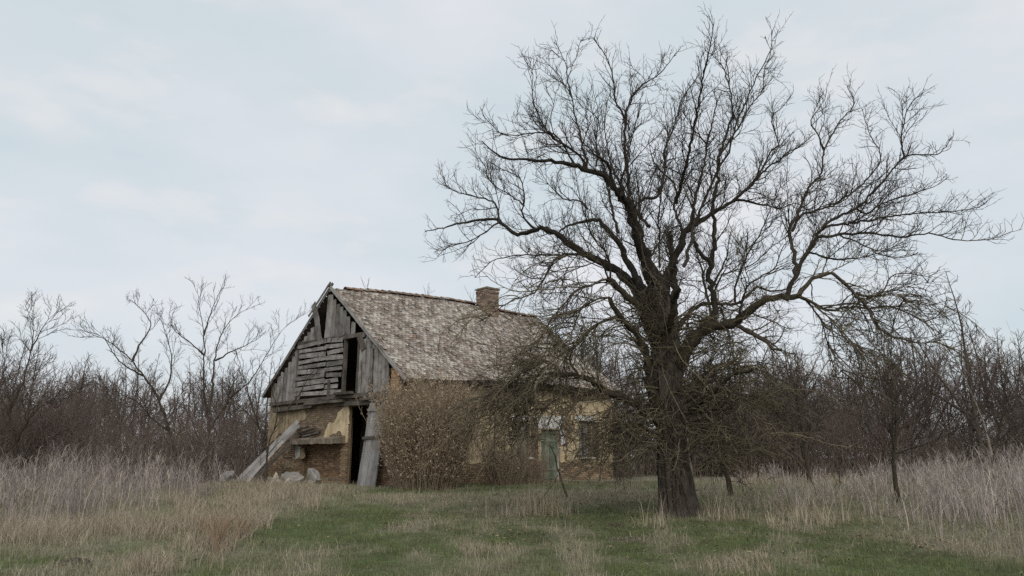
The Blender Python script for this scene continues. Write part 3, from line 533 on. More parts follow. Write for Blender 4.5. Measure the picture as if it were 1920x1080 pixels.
# --- plaster skins: sheets with broken outlines and real thickness (marching squares)
def plaster(name, fld, u0, u1, z0, z1, st, place, mat, thick):
    us = np.arange(u0, u1+st/2, st); zs = np.arange(z0, z1+st/2, st); U, Zz = np.meshgrid(us, zs)
    f = fld(U, Zz); f[0, :] = np.minimum(f[0, :], -.01); f[-1, :] = np.minimum(f[-1, :], -.01); f[:, 0] = np.minimum(f[:, 0], -.01); f[:, -1] = np.minimum(f[:, -1], -.01)
    vid, V, polys = {}, [], []
    def vert(key, p):
        if key not in vid: vid[key] = len(V); V.append(p)
        return vid[key]
    for r in range(len(zs)-1):
        for c in range(len(us)-1):
            cn = [(r, c), (r, c+1), (r+1, c+1), (r+1, c)]; vals = [f[k] for k in cn]
            if max(vals) <= 0: continue
            poly = []
            for k in range(4):
                k2 = (k+1) % 4; A, Bc = cn[k], cn[k2]; va, vb = vals[k], vals[k2]
                if va > 0: poly.append(vert(A, (us[A[1]], zs[A[0]])))
                if (va > 0) != (vb > 0):
                    t = va/(va-vb); lo, hi = min(A, Bc), max(A, Bc)
                    poly.append(vert((lo, hi), (us[A[1]]+(us[Bc[1]]-us[A[1]])*t, zs[A[0]]+(zs[Bc[0]]-zs[A[0]])*t)))
            if len(poly) >= 3: polys.append(poly)
    n = len(V); P2 = np.array(V); th = thick*(.75+.6*fbm(P2[:, 0]*2, P2[:, 1]*2, 0, 83, 3))
    V3 = [place(p[0], p[1], t) for p, t in zip(P2, th)] + [place(p[0], p[1], -.004) for p in P2]
    ec = {}
    for p in polys:
        for a, b in zip(p, p[1:]+p[:1]): ec[(min(a, b), max(a, b))] = ec.get((min(a, b), max(a, b)), 0)+1
    rim = []
    for p in polys:
        for a, b in zip(p, p[1:]+p[:1]):
            if ec[(min(a, b), max(a, b))] == 1: rim.append((b, a, a+n, b+n))
    by = {}
    for p in polys: by.setdefault(len(p), []).append(p)
    faces = [np.array(v) for v in by.values()] + [np.array(rim)]
    return link(name, make_mesh(name, V3, faces, np.full((2*n, 3), .5)), mat, house)
plaster('ochre_plaster', lambda a, z: np.where(a < 5.5, gable_field(a, z), -1.), .01, 5.6, .5, 3.16, .05, lambda u, z, t: (-t, u, z), M['ochre'], .034)
plaster('white_plaster', lambda a, z: poly_dist(a, z, [(7.05, 1.47), (6.75, 1.44), (6.64, 1.25), (6.66, .98), (6.95, .92), (7.08, 1.2)])+.18*(fbm(a*5, z*5, 0, 95, 3)-.5), 6.5, 7.3, .8, 1.55, .04, lambda u, z, t: (-.02-t, u, z), M['lime'], .02)
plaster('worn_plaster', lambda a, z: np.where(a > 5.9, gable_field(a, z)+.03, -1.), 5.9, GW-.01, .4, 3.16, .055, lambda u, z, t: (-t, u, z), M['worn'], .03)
plaster('side_plaster', side_field, .45, HL-.01, .3, 4.0, .065, lambda u, z, t: (u, -t, z), M['ochre'], .034)

# --- side wall: green door, windows, white lintels and sills
def slab(name, lo, hi, mat, parent=house, jit=.004):
    B = Boxes(); B.add(lo, hi, (.5, .5, .5), jit); return B.build(name, mat, parent)

def plank_mesh(p0, p1, width, thick, nrm, rag=.02, n=9, warp=.01, taper=1.0):
    """an uneven board from p0 to p1; nrm points out of its face"""
    p0, p1, nrm = np.array(p0, float), np.array(p1, float), np.array(nrm, float)
    t = np.linspace(0, 1, n); ax = p1-p0; L = np.linalg.norm(ax); ax /= L; sd = np.cross(nrm, ax); sd /= np.linalg.norm(sd); nrm = np.cross(ax, sd)
    c = p0 + np.outer(t*L, ax) + np.outer(warp*rng.normal(size=n).cumsum()*.35, nrm)
    wl = .5*width*(1+(taper-1)*t)*(1+rng.uniform(-.07, .07, n)); wr = .5*width*(1+(taper-1)*t)*(1+rng.uniform(-.07, .07, n))
    endl, endr = rng.uniform(-rag, rag, 2), rng.uniform(-rag, rag, 2)
    V, g, u = [], [], []
    for k in range(n):
        for s, w, h in ((-1, wl[k], .5), (1, wr[k], .5), (1, wr[k], -.5), (-1, wl[k], -.5)):
            off = 0
            if k == 0: off = endl[0] if s < 0 else endl[1]
            if k == n-1: off = endr[0] if s < 0 else endr[1]
            V.append(c[k]+sd*s*w+nrm*h*thick+ax*off); g.append(t[k]*L); u.append(s*w)
    i = np.arange(n-1)[:, None]*4; j = np.arange(4)[None]
    q = np.stack([i+j, i+4+j, i+4+(j+1) % 4, i+(j+1) % 4], -1).reshape(-1, 4)
    q = np.concatenate([q, [[0, 1, 2, 3], [4*n-1, 4*n-2, 4*n-3, 4*n-4]]])
    return make_mesh('board', V, [q], None, {'grain': np.array(g)+R.random()*9, 'across': u})
def board(name, p0, p1, width, mat='plank', thick=.028, nrm=(-1, 0, 0), parent=house, **kw):
    return link(name, plank_mesh(p0, p1, width, thick, nrm, **kw), M[mat], parent)

dr = empty('green_door'); dr.parent = house
for k in range(4): board('door_board', (7.47+.145+k*.272, .10, .06), (7.47+.145+k*.272, .10, 2.14), .266, 'green_paint', .03, (0, -1, 0), dr, rag=.004, warp=.002)
for z in (.5, 1.7): board('door_ledge', (7.5, .07, z), (8.5, .07, z), .12, 'green_paint', .025, (0, -1, 0), dr, rag=.004, warp=.002)
slab('door_frame', (7.36, .03, .04), (7.44, .14, 2.17), M['lime']); slab('door_frame', (8.53, .03, .04), (8.61, .14, 2.17), M['lime'])
plaster('white_surround', lambda b, z: np.minimum(poly_dist(b, z, [(7.18, 2.19), (8.85, 2.19), (8.95, 1.6), (8.64, 1.5), (8.62, 2.17), (8.9, 2.75), (7.1, 2.7)]), 9)+.10*(fbm(b*4, z*4, 0, 91, 3)-.45), 7.0, 9.2, 1.4, 2.9, .05, lambda u, z, t: (u, -.03-t, z), M['lime'], .02)
for (u0, u1, z0, z1) in SIDE_HOLES[1:]:
    w = empty('window'); w.parent = house
    slab('sill', (u0-.08, -.12, z0-.075), (u1+.08, .1, z0-.005), M['lime'], w)
    slab('lintel', (u0-.22, -.055, z1+.01), (u1+.22, .02, z1+.21), M['lime'], w, .012)
    slab('frame', (u0+.003, .12, z0), (u0+.07, .2, z1), M['brown_paint'], w); slab('frame', (u1-.07, .12, z0), (u1-.003, .2, z1), M['brown_paint'], w)
    slab('frame', (u0+.072, .12, z1-.07), (u1-.072, .2, z1-.002), M['brown_paint'], w); slab('frame', (u0+.072, .12, z0+.002), (u1-.072, .2, z0+.07), M['brown_paint'], w)
    mid = (u0+u1)/2; slab('mullion', (mid-.035, .115, z0+.072), (mid+.035, .19, z1-.072), M['brown_paint'], w)
    for ua, ub in ((u0+.075, mid-.04), (mid+.04, u1-.075)):
        for za, zb in ((z0+.075, (z0+z1)/2-.02), ((z0+z1)/2+.02, z1-.075)): slab('pane', (ua, .15, za), (ub, .158, zb), M['glass'], w, 0)
    slab('glazing_bar', (u0+.08, .125, (z0+z1)/2-.018), (u1-.08, .175, (z0+z1)/2+.018), M['brown_paint'], w)
    sh = empty('shutter'); sh.parent = house
    board('shutter_board', (u1+.11, -.075, z0+.02), (u1+.11, -.075, z1-.03), .2, 'brown_paint', .03, (0, -1, 0), sh); board('shutter_board', (u1+.32, -.075, z0+.02), (u1+.32, -.075, z1-.03), .2, 'brown_paint', .03, (0, -1, 0), sh)

# --- gable front: shelf, lintel and fallen timber
sh_v = []
n = 22
for k in range(n+1):
    a = 3.30+(7.30-3.30)*k/n; j = [.018*rng.normal() for _ in range(6)]
    sh_v += [(-.42+j[0], a, 1.50+j[1]*.5), (-.43+j[2], a, 1.69+j[3]), (.0, a, 1.80+2*j[4]), (.0, a, 1.50)]
i = np.arange(n)[:, None]*4; j = np.arange(4)[None]
q = np.stack([i+j, i+4+j, i+4+(j+1) % 4, i+(j+1) % 4], -1).reshape(-1, 4); q = np.concatenate([q, [[0, 1, 2, 3], [4*n+3, 4*n+2, 4*n+1, 4*n]]])
link('clay_shelf', make_mesh('clay_shelf', sh_v, [q], np.full((len(sh_v), 3), .4)), M['clay'], house)
for k, (a0, z0, a1, z1, w) in enumerate([(5.1, 2.02, 6.9, 1.83, .10), (5.35, 2.12, 6.75, 1.93, .07), (5.0, 1.93, 6.2, 1.82, .07), (5.6, 2.2, 6.5, 2.1, .06)]):
    board('charred_lath', (-.10-.07*k, a0, z0), (-.10-.07*k, a1, z1), w, 'beam', .05, (-1, 0, .5))
board('door_lintel', (-.06, 1.2, 2.98), (-.06, 4.1, 3.03), .17, 'beam', .14, rag=.08); board('door_lintel', (.17, 1.75, 2.99), (.17, 3.4, 2.99), .16, 'beam', .16)
for (a0, z0, a1, z1, w, b) in [(.45, 3.24, 4.3, 3.30, .16, -.16), (2.6, 3.385, 3.72, 3.40, .10, -.30), (4.1, 3.28, 9.3, 3.27, .15, -.10), (5.6, 3.05, 8.9, 2.98, .17, -.13), (3.2, 3.12, 6.2, 3.14, .11, -.22), (.7, 3.13, 2.2, 3.10, .10, -.2)]:
    board('wall_beam', (b, a0, z0), (b, a1, z1), w, 'beam', .16, rag=.12, warp=.02)
board('broken_brace', (-.28, .95, 2.80), (-.16, .42, 3.28), .13, 'beam', .09, rag=.05); board('broken_brace', (-.2, .72, 2.98), (-.2, 1.5, 3.06), .09, 'plank', .05, rag=.05)
# --- vertical boards, right of the loft hatch
rf = lambda a, d=.16: roof_under(a)-d
ws = [.20, .24, .22, .25, .21, .24, .22, .24]; a = .58
for k, w in enumerate(ws):
    gap = R.choice((.015, .02, .05)); top = min(rf(a+w/2)-R.uniform(0, .05), 5.42 if k > 4 else 9)
    board('gable_board', (-.03-R.uniform(0, .03), a+w/2, 3.34+R.uniform(-.04, .03)), (-.03-R.uniform(0, .03), a+w/2+R.uniform(-.04, .04), top), w-.012, rag=.05); a += w+gap
# left group
a = 7.28
while a < 9.2:
    w = R.uniform(.22, .33); top = rf(a+w)-R.uniform(.0, .08)
    if a+w < 9.5: board('gable_board', (-.04-R.uniform(0, .03), a+w/2, 3.22+R.uniform(-.05, .12)), (-.04, a+w/2+R.uniform(-.05, .05), top), w-.015, rag=.06)
    a += w+R.choice((.012, .02, .045))
# upper triangle
a = 2.62
while a < 4.55:
    w = R.uniform(.24, .32); top = rf(a)-R.uniform(.0, .06)
    if a > 2.9: board('gable_board', (-.05, a+w/2, 5.72+R.uniform(-.08, .04)), (-.05, a+w/2+R.uniform(-.03, .03), top), w-.015, rag=.05)
    a += w+R.choice((.015, .03, .07))
board('gable_board', (-.07, 4.98, 5.68), (-.07, 4.86, 7.52), .40, rag=.06)
board('gable_board', (-.10, 5.45, 5.55), (-.13, 6.02, 7.28), .34, rag=.10, warp=.05)
a = 5.80
while a < 7.1:
    w = R.uniform(.22, .29); top = rf(a+w)-R.uniform(.02, .10)
    board('gable_board', (-.05, a+w/2, 5.70+R.uniform(-.08, .05)), (-.05, a+w/2+R.uniform(-.03, .05), top), w-.012, rag=.05); a += w+R.choice((.015, .03))
# horizontal boards of the big hatch panel, two columns
for a0, a1, z, dz in ((4.98, 7.30, 3.55, .228), (3.74, 4.93, 3.50, .232)):
    for k in range(10):
        if z > 5.66: break
        tilt = R.uniform(-.035, .035)
        broken = a0 < 4 and k in (1, 2)
        board('hatch_board', (-.07-R.uniform(0, .03), a0+R.uniform(-.03, .03)+(.25 if broken else 0), z+tilt), (-.07-R.uniform(0, .03), a1+R.uniform(-.1, .08), z-tilt+.03), R.uniform(.145, .20), rag=.05, warp=.02); z += dz
for (a, z0, z1, w) in ((3.63, 3.40, 5.62, .13), (2.62, 3.40, 5.62, .12), (7.26, 3.3, 5.9, .12)): board('hatch_post', (-.02, a, z0), (-.02, a, z1), w, 'beam', .12)
board('hatch_rail', (-.04, 2.1, 5.62), (-.04, 4.6, 5.66), .15, 'beam', .12); board('hatch_rail', (-.04, 4.6, 5.70), (-.04, 7.35, 5.76), .13, 'beam', .1)
board('hatch_stop', (-.14, 4.55, 3.28), (-.14, 4.52, 4.0), .11, 'beam', .06); board('hatch_stop', (-.14, 6.95, 3.15), (-.14, 6.85, 3.75), .10, 'plank', .06)
for a in (1.6, 8.0): board('gable_brace', (.12, a, 3.2), (.12, a, roof_under(a)-.3), .12, 'beam', .12)
# short burnt boards under the right verge
for a, z0 in ((1.55, 5.0), (1.80, 5.12), (2.05, 5.30), (2.28, 5.48)):
    board('gable_board', (-.075, a, z0), (-.075, a+R.uniform(-.05, .05), rf(a)-.02), .15, 'plank', rag=.08)
board('burnt_board', (-.085, 2.2, 4.95), (-.085, 2.55, 5.55), .30, 'beam', rag=.12)

# --- roof: deck, tiles, ridge tiles, verge boards, rafter ends
bs = np.linspace(-.10, HL+.12, 30); ss = np.linspace(.005, .995, 14)
for far in (False, True):
    Bq, Sq = np.meshgrid(bs, ss); P = roof_pt(Bq, Sq, far).reshape(-1, 3); P0 = P-[0, 0, .09]; P1 = P-[0, 0, .035]
    ny, nx = Bq.shape; i = np.arange(ny-1)[:, None]; j = np.arange(nx-1)[None]
    q = np.stack([i*nx+j, i*nx+j+1, (i+1)*nx+j+1, (i+1)*nx+j], -1).reshape(-1, 4)
    link('roof_deck', make_mesh('roof_deck', np.concatenate([P1, P0]), [np.concatenate([q, q[:, ::-1]+len(P)])], np.full((2*len(P), 3), .3)), M['beam'], house)
def tiles(far):
    slope = math.hypot(GW/2+OV, 4.2); nc = int(slope/.158); tw = .178; nt_ = int((HL+.24)/tw)
    kk, ii = np.meshgrid(np.arange(nc), np.arange(nt_), indexing='ij'); kk = kk.ravel(); ii = ii.ravel(); n = len(kk)
    b = -.12+(ii+.5+.5*(kk % 2))*tw+rng.normal(0, .006, n); s = (kk+.15)/nc+rng.normal(0, .0010, n)
    ok = (b < HL+.14) & (rng.random(n) > .004); b, s, kk = b[ok], s[ok], kk[ok]; n = len(b)
    c = roof_pt(b, np.clip(s, 0, 1), far); up = roof_pt(b, np.clip(s, 0, 1)+.01, far)-c; up /= np.linalg.norm(up, axis=1, keepdims=True)
    side = roof_pt(b+.05, np.clip(s, 0, 1), far)-c; side /= np.linalg.norm(side, axis=1, keepdims=True); nr = np.cross(side, up)
    if far: nr = -nr
    rot = rng.normal(0, .035, n)[:, None]; up2 = up+side*rot; side = side-up*rot
    Lt = np.minimum(.30, (1-s)*slope+.02)[:, None]; w = (tw*.47)*(1+rng.normal(0, .02, n))[:, None]
    lift = (.042+.010*rng.random(n)+.03*(rng.random(n) > .97))[:, None]; sag = rng.normal(0, .007, n)[:, None]
    lo = c+nr*lift
    ring = [lo+side*w*x+up2*y+nr*(sag*np.sign(x)) for x, y in ((-1, .045), (-.72, .012), (-.25, -.004), (.25, -.004), (.72, .012), (1, .045))]
    top = [lo+side*w+up2*Lt-nr*.024, lo-side*w+up2*Lt-nr*.024]
    low = [r-nr*.030 for r in ring]
    V = np.stack(ring+top+low, 1).reshape(-1, 3)
    f8 = np.array([[0, 1, 2, 3, 4, 5, 6, 7]]); fe = np.array([[k+8, k+9, k+1, k] for k in range(5)]+[[7, 8, 0, 0]][:0]+[[8, 0, 7, 7]][:0])
    if far: f8 = f8[:, ::-1]; fe = fe[:, ::-1]
    o = (np.arange(n)*14)[:, None, None]
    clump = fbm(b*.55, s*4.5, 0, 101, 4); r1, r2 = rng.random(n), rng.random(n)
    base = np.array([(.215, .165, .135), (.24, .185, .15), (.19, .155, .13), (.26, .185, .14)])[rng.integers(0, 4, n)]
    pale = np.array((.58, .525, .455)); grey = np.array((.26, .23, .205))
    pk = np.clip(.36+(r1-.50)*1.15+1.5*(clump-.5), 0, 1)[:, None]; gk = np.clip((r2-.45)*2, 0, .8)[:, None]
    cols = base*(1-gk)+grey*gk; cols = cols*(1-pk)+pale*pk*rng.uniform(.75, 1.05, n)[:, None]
    C = np.repeat(cols, 14, 0).reshape(n, 14, 3); C[:, 8:] *= .7; C[:, 6:8] *= .25  # shadow lines between courses painted in: top ends and lower rim darkened
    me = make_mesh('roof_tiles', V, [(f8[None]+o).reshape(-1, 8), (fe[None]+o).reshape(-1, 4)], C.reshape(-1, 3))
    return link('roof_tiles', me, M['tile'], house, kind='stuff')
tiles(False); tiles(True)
# ridge tiles, one by one
an = np.linspace(-1.25, 1.25, 7)
def ridge_mesh(c):
    V = []
    for r, (y, rad) in enumerate(((0, .165), (.42, .145))):
        for rr in (rad, rad-.02):
            V += [(y, math.sin(t)*rr, math.cos(t)*rr-.06) for t in an]
    q = []
    for k in range(6): q += [[k, k+1, 14+k+1, 14+k], [7+k+1, 7+k, 21+k, 21+k+1], [k, 7+k, 7+k+1, k+1]]
    q += [[0, 14, 21, 7], [6, 13, 27, 20]]
    return make_mesh('ridge_tile', V, [np.array(q)], np.tile(c, (28, 1)))
rms = [ridge_mesh(c) for c in ((.24, .155, .115), (.20, .15, .12), (.30, .25, .20), (.18, .135, .11))]
b = .55
while b < HL:
    if not (8.0 < b+.2 < 8.7):
        o = link('ridge_tile', R.choice(rms), M['tile'], house)
        o.location = (b, GW/2+R.uniform(-.02, .02), float(ridge_z(b))+.045+R.uniform(0, .03)); o.rotation_euler = (R.uniform(-.12, .12), R.uniform(-.05, .03)-.02, R.uniform(-.05, .05))
    b += .37
# verge boards
board('verge_board', (-.16, -.62, 3.62), (-.17, 4.93, 7.98), .15, 'plank', .03, rag=.05, n=16); board('verge_board', (-.17, GW+.55, 3.62), (-.15, 4.68, 8.02), .14, 'plank', .03, rag=.05, n=16)
board('verge_board', (-.20, 6.35, 6.85), (-.20, 4.72, 8.06), .10, 'plank', .03, rag=.04)
for k in range(12):
    b = .3+k*1.06; z0 = float(eave_z(b)); board('rafter_end', (b, -.52, z0-.10), (b, .40, z0+.62), .10, 'beam', .12, (0, -.8, .6))
board('eave_batten', (.0, -.5, 3.60), (5.5, -.5, 3.82), .06, 'beam', .04, (0, -1, 0)); board('eave_batten', (5.6, -.5, 3.83), (HL, -.5, 3.86), .06, 'beam', .04, (0, -1, 0))
# chimney
ch = empty('chimney'); ch.parent = house
CB, CA, ch_h = 8.42, 4.46, .38
core = slab('chimney_core', (CB-ch_h, CA-ch_h, 6.8), (CB+ch_h, CA+ch_h, 9.02), M['mortar'], ch, 0)
B = Boxes(); z, row = 7.0, 0; hb = ch_h+.018
while z < 8.96:
    for side in range(4):
        for k in range(3):
            u0 = -ch_h-.015+k*.265; u1 = min(u0+.255, ch_h+.01)
            if row % 2: u0 += .0; u0, u1 = (-ch_h-.015+(k-.5)*.265, -ch_h-.015+(k+.5)*.265-.01); u0 = max(u0, -ch_h-.012); u1 = min(u1, ch_h+.012)
            p = .02*R.uniform(.3, 1.6)+(.03 if z > 8.8 else 0); c = np.array(R.choice([(.29, .215, .165), (.24, .17, .13), (.34, .265, .20), (.20, .15, .12)]))*R.uniform(.7, 1.15)
            if side == 0: lo, hi = (CB+u0, CA-ch_h-p, z), (CB+u1, CA-ch_h+.01, z+.068)
            elif side == 1: lo, hi = (CB-ch_h-p, CA+u0, z), (CB-ch_h+.01, CA+u1, z+.068)
            elif side == 2: lo, hi = (CB+u0, CA+ch_h-.01, z), (CB+u1, CA+ch_h+p, z+.068)
            else: lo, hi = (CB+ch_h-.01, CA+u0, z), (CB+ch_h+p, CA+u1, z+.068)
            B.add(lo, hi, c, .006)
    z += .0795; row += 1
B.build('chimney_brickwork', M['brick'], ch, 'stuff')
slab('chimney_cap', (CB-ch_h-.06, CA-ch_h-.06, 9.022), (CB+ch_h+.06, CA+ch_h+.06, 9.10), M['clay'], ch, .012)

# --- things leaning on and lying by the house
ld = empty('plank_door', hw(-.55, 1.3, -.05), TH); tag(ld, 'tall silver-grey plank door leaning beside the dark doorway', 'door')
o0 = np.array((-.55, 1.3, -.05))
for k, (a0, w) in enumerate(((.62, .27), (.91, .29), (1.22, .30), (1.48, .21))):
    board('door_plank', np.array((-.52, a0+.02, -.02))-o0, np.array((-.20, a0-.10, 2.96+R.uniform(-.06, .03)))-o0, w, 'plank_pale', .04, (-1, 0, .1), ld, rag=.05)
board('door_batten', np.array((-.42, .50, 1.70))-o0, np.array((-.42, 1.56, 1.66))-o0, .10, 'beam', .03, (-1, 0, .1), ld); board('door_batten', np.array((-.29, .42, 2.66))-o0, np.array((-.29, 1.46, 2.68))-o0, .09, 'plank', .03, (-1, 0, .1), ld)
lp = ((-10.95, 30.30), (-8.92, 31.32))
LPL = ['topmost wide grey plank propped slantwise on the left gable wall', 'grey plank second in the slanting stack by the gable', 'pale narrow plank third in the slanting stack by the gable', 'lowest dark timber of the slanting stack by the gable']
for k in range(4):
    p0 = np.array((lp[0][0]+.24*k, lp[0][1]-.06*k, .05)); p1 = np.array((lp[1][0]+(.02, .10, -.12, .16)[k], lp[1][1]-.05-.05*k, 2.46-.17*k))
    ob = board('leaning_plank', (0, 0, 0), p1-p0, (.15, .14, .12, .15)[k], 'plank_pale' if k < 3 else 'beam', .045, (.35, -.9, .25), None, rag=.05, warp=.02)
    ob.location = p0; tag(ob, LPL[k], 'plank', 'planks propped on the gable')
def rock(seed, r, sq=(1, 1, .7), c=(.42, .39, .35)):
    import bmesh
    rs = np.random.default_rng(seed); bm = bmesh.new(); p = rs.normal(size=(22, 3)); p /= np.linalg.norm(p, axis=1, keepdims=True); p *= rs.uniform(.72, 1.05, (22, 1))
    for v in p: bm.verts.new(v)
    h = bmesh.ops.convex_hull(bm, input=bm.verts[:]); bmesh.ops.delete(bm, geom=[v for v in bm.verts if not v.link_faces], context='VERTS')
    bmesh.ops.subdivide_edges(bm, edges=bm.edges[:], cuts=3, use_grid_fill=True); bmesh.ops.triangulate(bm, faces=bm.faces[:]); bm.verts.index_update()
    V = np.array([v.co[:] for v in bm.verts]); F = np.array([[v.index for v in f.verts] for f in bm.faces]); bm.free()
    k = .80+.40*fbm(V[:, 0]*3+seed*7, V[:, 1]*3+9, V[:, 2]*3+9, seed, 4); V = V*k[:, None]*r*np.array(sq)
    t = fbm(V[:, 0]*6+3, V[:, 1]*6+3, V[:, 2]*6+3, seed+3, 3)[:, None]
    return make_mesh('rock', V, [F], np.array(c)*(.45+1.1*t))
for k, (b, a, r, z, c, lab) in enumerate([(-.9, 5.75, .58, .10, (.27, .25, .23), 'largest pale lump of rubble below the clay shelf'), (-.95, 5.05, .40, .12, (.30, .28, .25), 'middle grey lump of rubble below the clay shelf'),
        (-.6, 4.55, .48, .28, (.28, .26, .24), 'high rounded rubble lump beside the doorway wall'), (-1.2, 6.45, .26, .12, (.50, .45, .36), 'small upright yellowish chunk at the left of the rubble'), (-1.5, 5.5, .16, .05, (.36, .33, .29), 'fist-sized stone lying in front of the rubble'),
        (-.45, 8.0, .26, .1, (.33, .30, .26), 'dull stone at the foot of the brick wall beside planks'), (-1.25, 5.15, .22, .08, (.46, .43, .40), 'small white chunk wedged between the two big rubble lumps'), (-1.0, 4.1, .15, .05, (.30, .27, .24), 'small brown stone at the doorway end of the rubble')]):
    p = hw(b, a, 0); ob = link('rubble_stone', rock(k+2, r, (1, .85, .72 if k != 3 else 1.5), c), M['stone'], None, (p[0], p[1], z)); ob.rotation_euler = (0, .3*math.sin(k*2), k*1.3); tag(ob, lab, 'stone', 'rubble by the gable')
ob = link('white_boulder', rock(31, .42, (1.0, .8, .70), (.22, .21, .20)), M['stone'], None, (-10.9, 29.3, .28)); tag(ob, 'pale stone half hidden in the weeds left of planks', 'stone')
# ------------------------------------------------------------------ branches
def vadd(a, b, k=1.0): return (a[0]+b[0]*k, a[1]+b[1]*k, a[2]+b[2]*k)
def vnorm(a):
    l = math.sqrt(a[0]*a[0]+a[1]*a[1]+a[2]*a[2]) or 1.0; return (a[0]/l, a[1]/l, a[2]/l)
def vcross(a, b): return (a[1]*b[2]-a[2]*b[1], a[2]*b[0]-a[0]*b[2], a[0]*b[1]-a[1]*b[0])
def wander(p, d, L, n, wob, trop, rnd):
    pts = [p]; st = L/n
    for k in range(n):
        d = vnorm((d[0]+rnd.gauss(0, wob), d[1]+rnd.gauss(0, wob), d[2]+rnd.gauss(0, wob)+trop)); p = vadd(p, d, st); pts.append(p)
    return pts
def off_dir(t, ang, rnd):
    ref = (0, 0, 1) if abs(t[2]) < .9 else (1, 0, 0); u = vnorm(vcross(t, ref)); w = vcross(t, u); az = rnd.uniform(0, 6.283)
    c, s = math.cos(ang), math.sin(ang); k = (u[0]*math.cos(az)+w[0]*math.sin(az), u[1]*math.cos(az)+w[1]*math.sin(az), u[2]*math.cos(az)+w[2]*math.sin(az))
    return vnorm((t[0]*c+k[0]*s, t[1]*c+k[1]*s, t[2]*c+k[2]*s))
def along(pts, spacing, start, rnd):
    """points and tangents at jittered spacing; also the fraction of the way"""
    seg = [math.dist(a, b) for a, b in zip(pts, pts[1:])]; tot = sum(seg); s = start*tot+rnd.uniform(0, spacing); acc, k = 0, 0
    while s < tot:
        while k < len(seg)-1 and acc+seg[k] < s: acc += seg[k]; k += 1
        f = (s-acc)/(seg[k] or 1); a, b = pts[k], pts[k+1]
        yield (a[0]+(b[0]-a[0])*f, a[1]+(b[1]-a[1])*f, a[2]+(b[2]-a[2])*f), vnorm((b[0]-a[0], b[1]-a[1], b[2]-a[2])), s/tot
        s += spacing*rnd.uniform(.55, 1.45)
def taper(r0, r1, n, e=.9): return [r0+(r1-r0)*(k/(n-1))**e for k in range(n)]
def crinkle(poly, step, jit, rnd):
    """smooth a traced limb and give it the small kinks of old wood; poly holds x,y,z,r"""
    P = np.array(poly, float); n = len(P); out = []
    ext = np.concatenate([[2*P[0]-P[1]], P, [2*P[-1]-P[-2]]])
    for i in range(n-1):
        p0, p1, p2, p3 = ext[i:i+4]; m = max(1, int(np.linalg.norm(p2[:3]-p1[:3])/step))
        for k in range(m):
            t = k/m; out.append(.5*((2*p1)+(-p0+p2)*t+(2*p0-5*p1+4*p2-p3)*t*t+(-p0+3*p1-3*p2+p3)*t**3))
    out.append(P[-1]); o = np.array(out); o[:, 3] = np.maximum(o[:, 3], .006)
    o[1:-1, :3] += rng.normal(0, 1, (len(o)-2, 3))*np.minimum(jit, .35*o[1:-1, 3:4]+.004)
    return [tuple(r[:3]) for r in o], [float(r[3])*(1+.08*math.sin(k*1.7)) for k, r in enumerate(o)]
def sides_for(r): return 16 if r > .14 else 12 if r > .08 else 8 if r > .035 else 6 if r > .018 else 4

# ------------------------------------------------------------------ the great bare tree
TB = (3.62, 16.9)
tree = empty('old_tree', (TB[0], TB[1], tz(*TB)-.02)); tag(tree, 'huge old bare tree with wide spreading crown beside the house', 'tree')
# trunk: furrowed bark and a flared foot
prof = [(-0.25, 0, 0.6), (0, 0, 0.48), (0.15, 0.0, 0.41), (0.4, -0.01, 0.369), (0.7, -0.03, 0.347), (1.05, -0.05, 0.316), (1.5, -0.06, 0.297), (2.0, -0.09, 0.28), (2.5, -0.11, 0.301), (3.0, -0.12, 0.323), (3.5, -0.11, 0.318), (3.9, -0.11, 0.306), (4.3, -0.13, 0.243), (4.7, -0.16, 0.18), (5.0, -0.19, 0.108)]
ph = np.array(prof); zz = np.concatenate([np.linspace(-.25, 5.0, 150)]); na = 110
xr = np.interp(zz, ph[:, 0], ph[:, 1]); rr = np.interp(zz, ph[:, 0], ph[:, 2]); yr = -.04*np.clip(zz, 0, 5)
A, Zt = np.meshgrid(np.arange(na)/na*2*np.pi, zz)
ca, sa = np.cos(A), np.sin(A)
fur = fbm(ca*5.0+8, sa*5.0+8, Zt*.65, 121, 4); fine = fbm(ca*12+16, sa*12+16, Zt*1.6, 131, 3)
lob = .17*np.cos(5*A+1.0+.35*Zt)*np.exp(-np.clip(Zt+.1, 0, 9)*2.2)+.06*np.cos(7*A+2)*np.exp(-np.clip(Zt+.1, 0, 9)*2.0)+.05*np.cos(3*A+.5*Zt)+.04*np.cos(2*A-.8*Zt+1)
rad = rr[:, None]*(1+lob)+.13*(np.abs(fur-.5)*2)**.7-.05+.035*(np.abs(fine-.5)*2)
P = np.stack([xr[:, None]+rad*ca, yr[:, None]+rad*sa, Zt], -1)
i = np.arange(len(zz)-1)[:, None]; j = np.arange(na)[None]
q = np.stack([i*na+j, i*na+(j+1) % na, (i+1)*na+(j+1) % na, (i+1)*na+j], -1).reshape(-1, 4)
link('trunk', make_mesh('trunk', P.reshape(-1, 3), [q], None, {'lichen': np.full(P.shape[0]*P.shape[1], .05)}), M['bark'], tree)

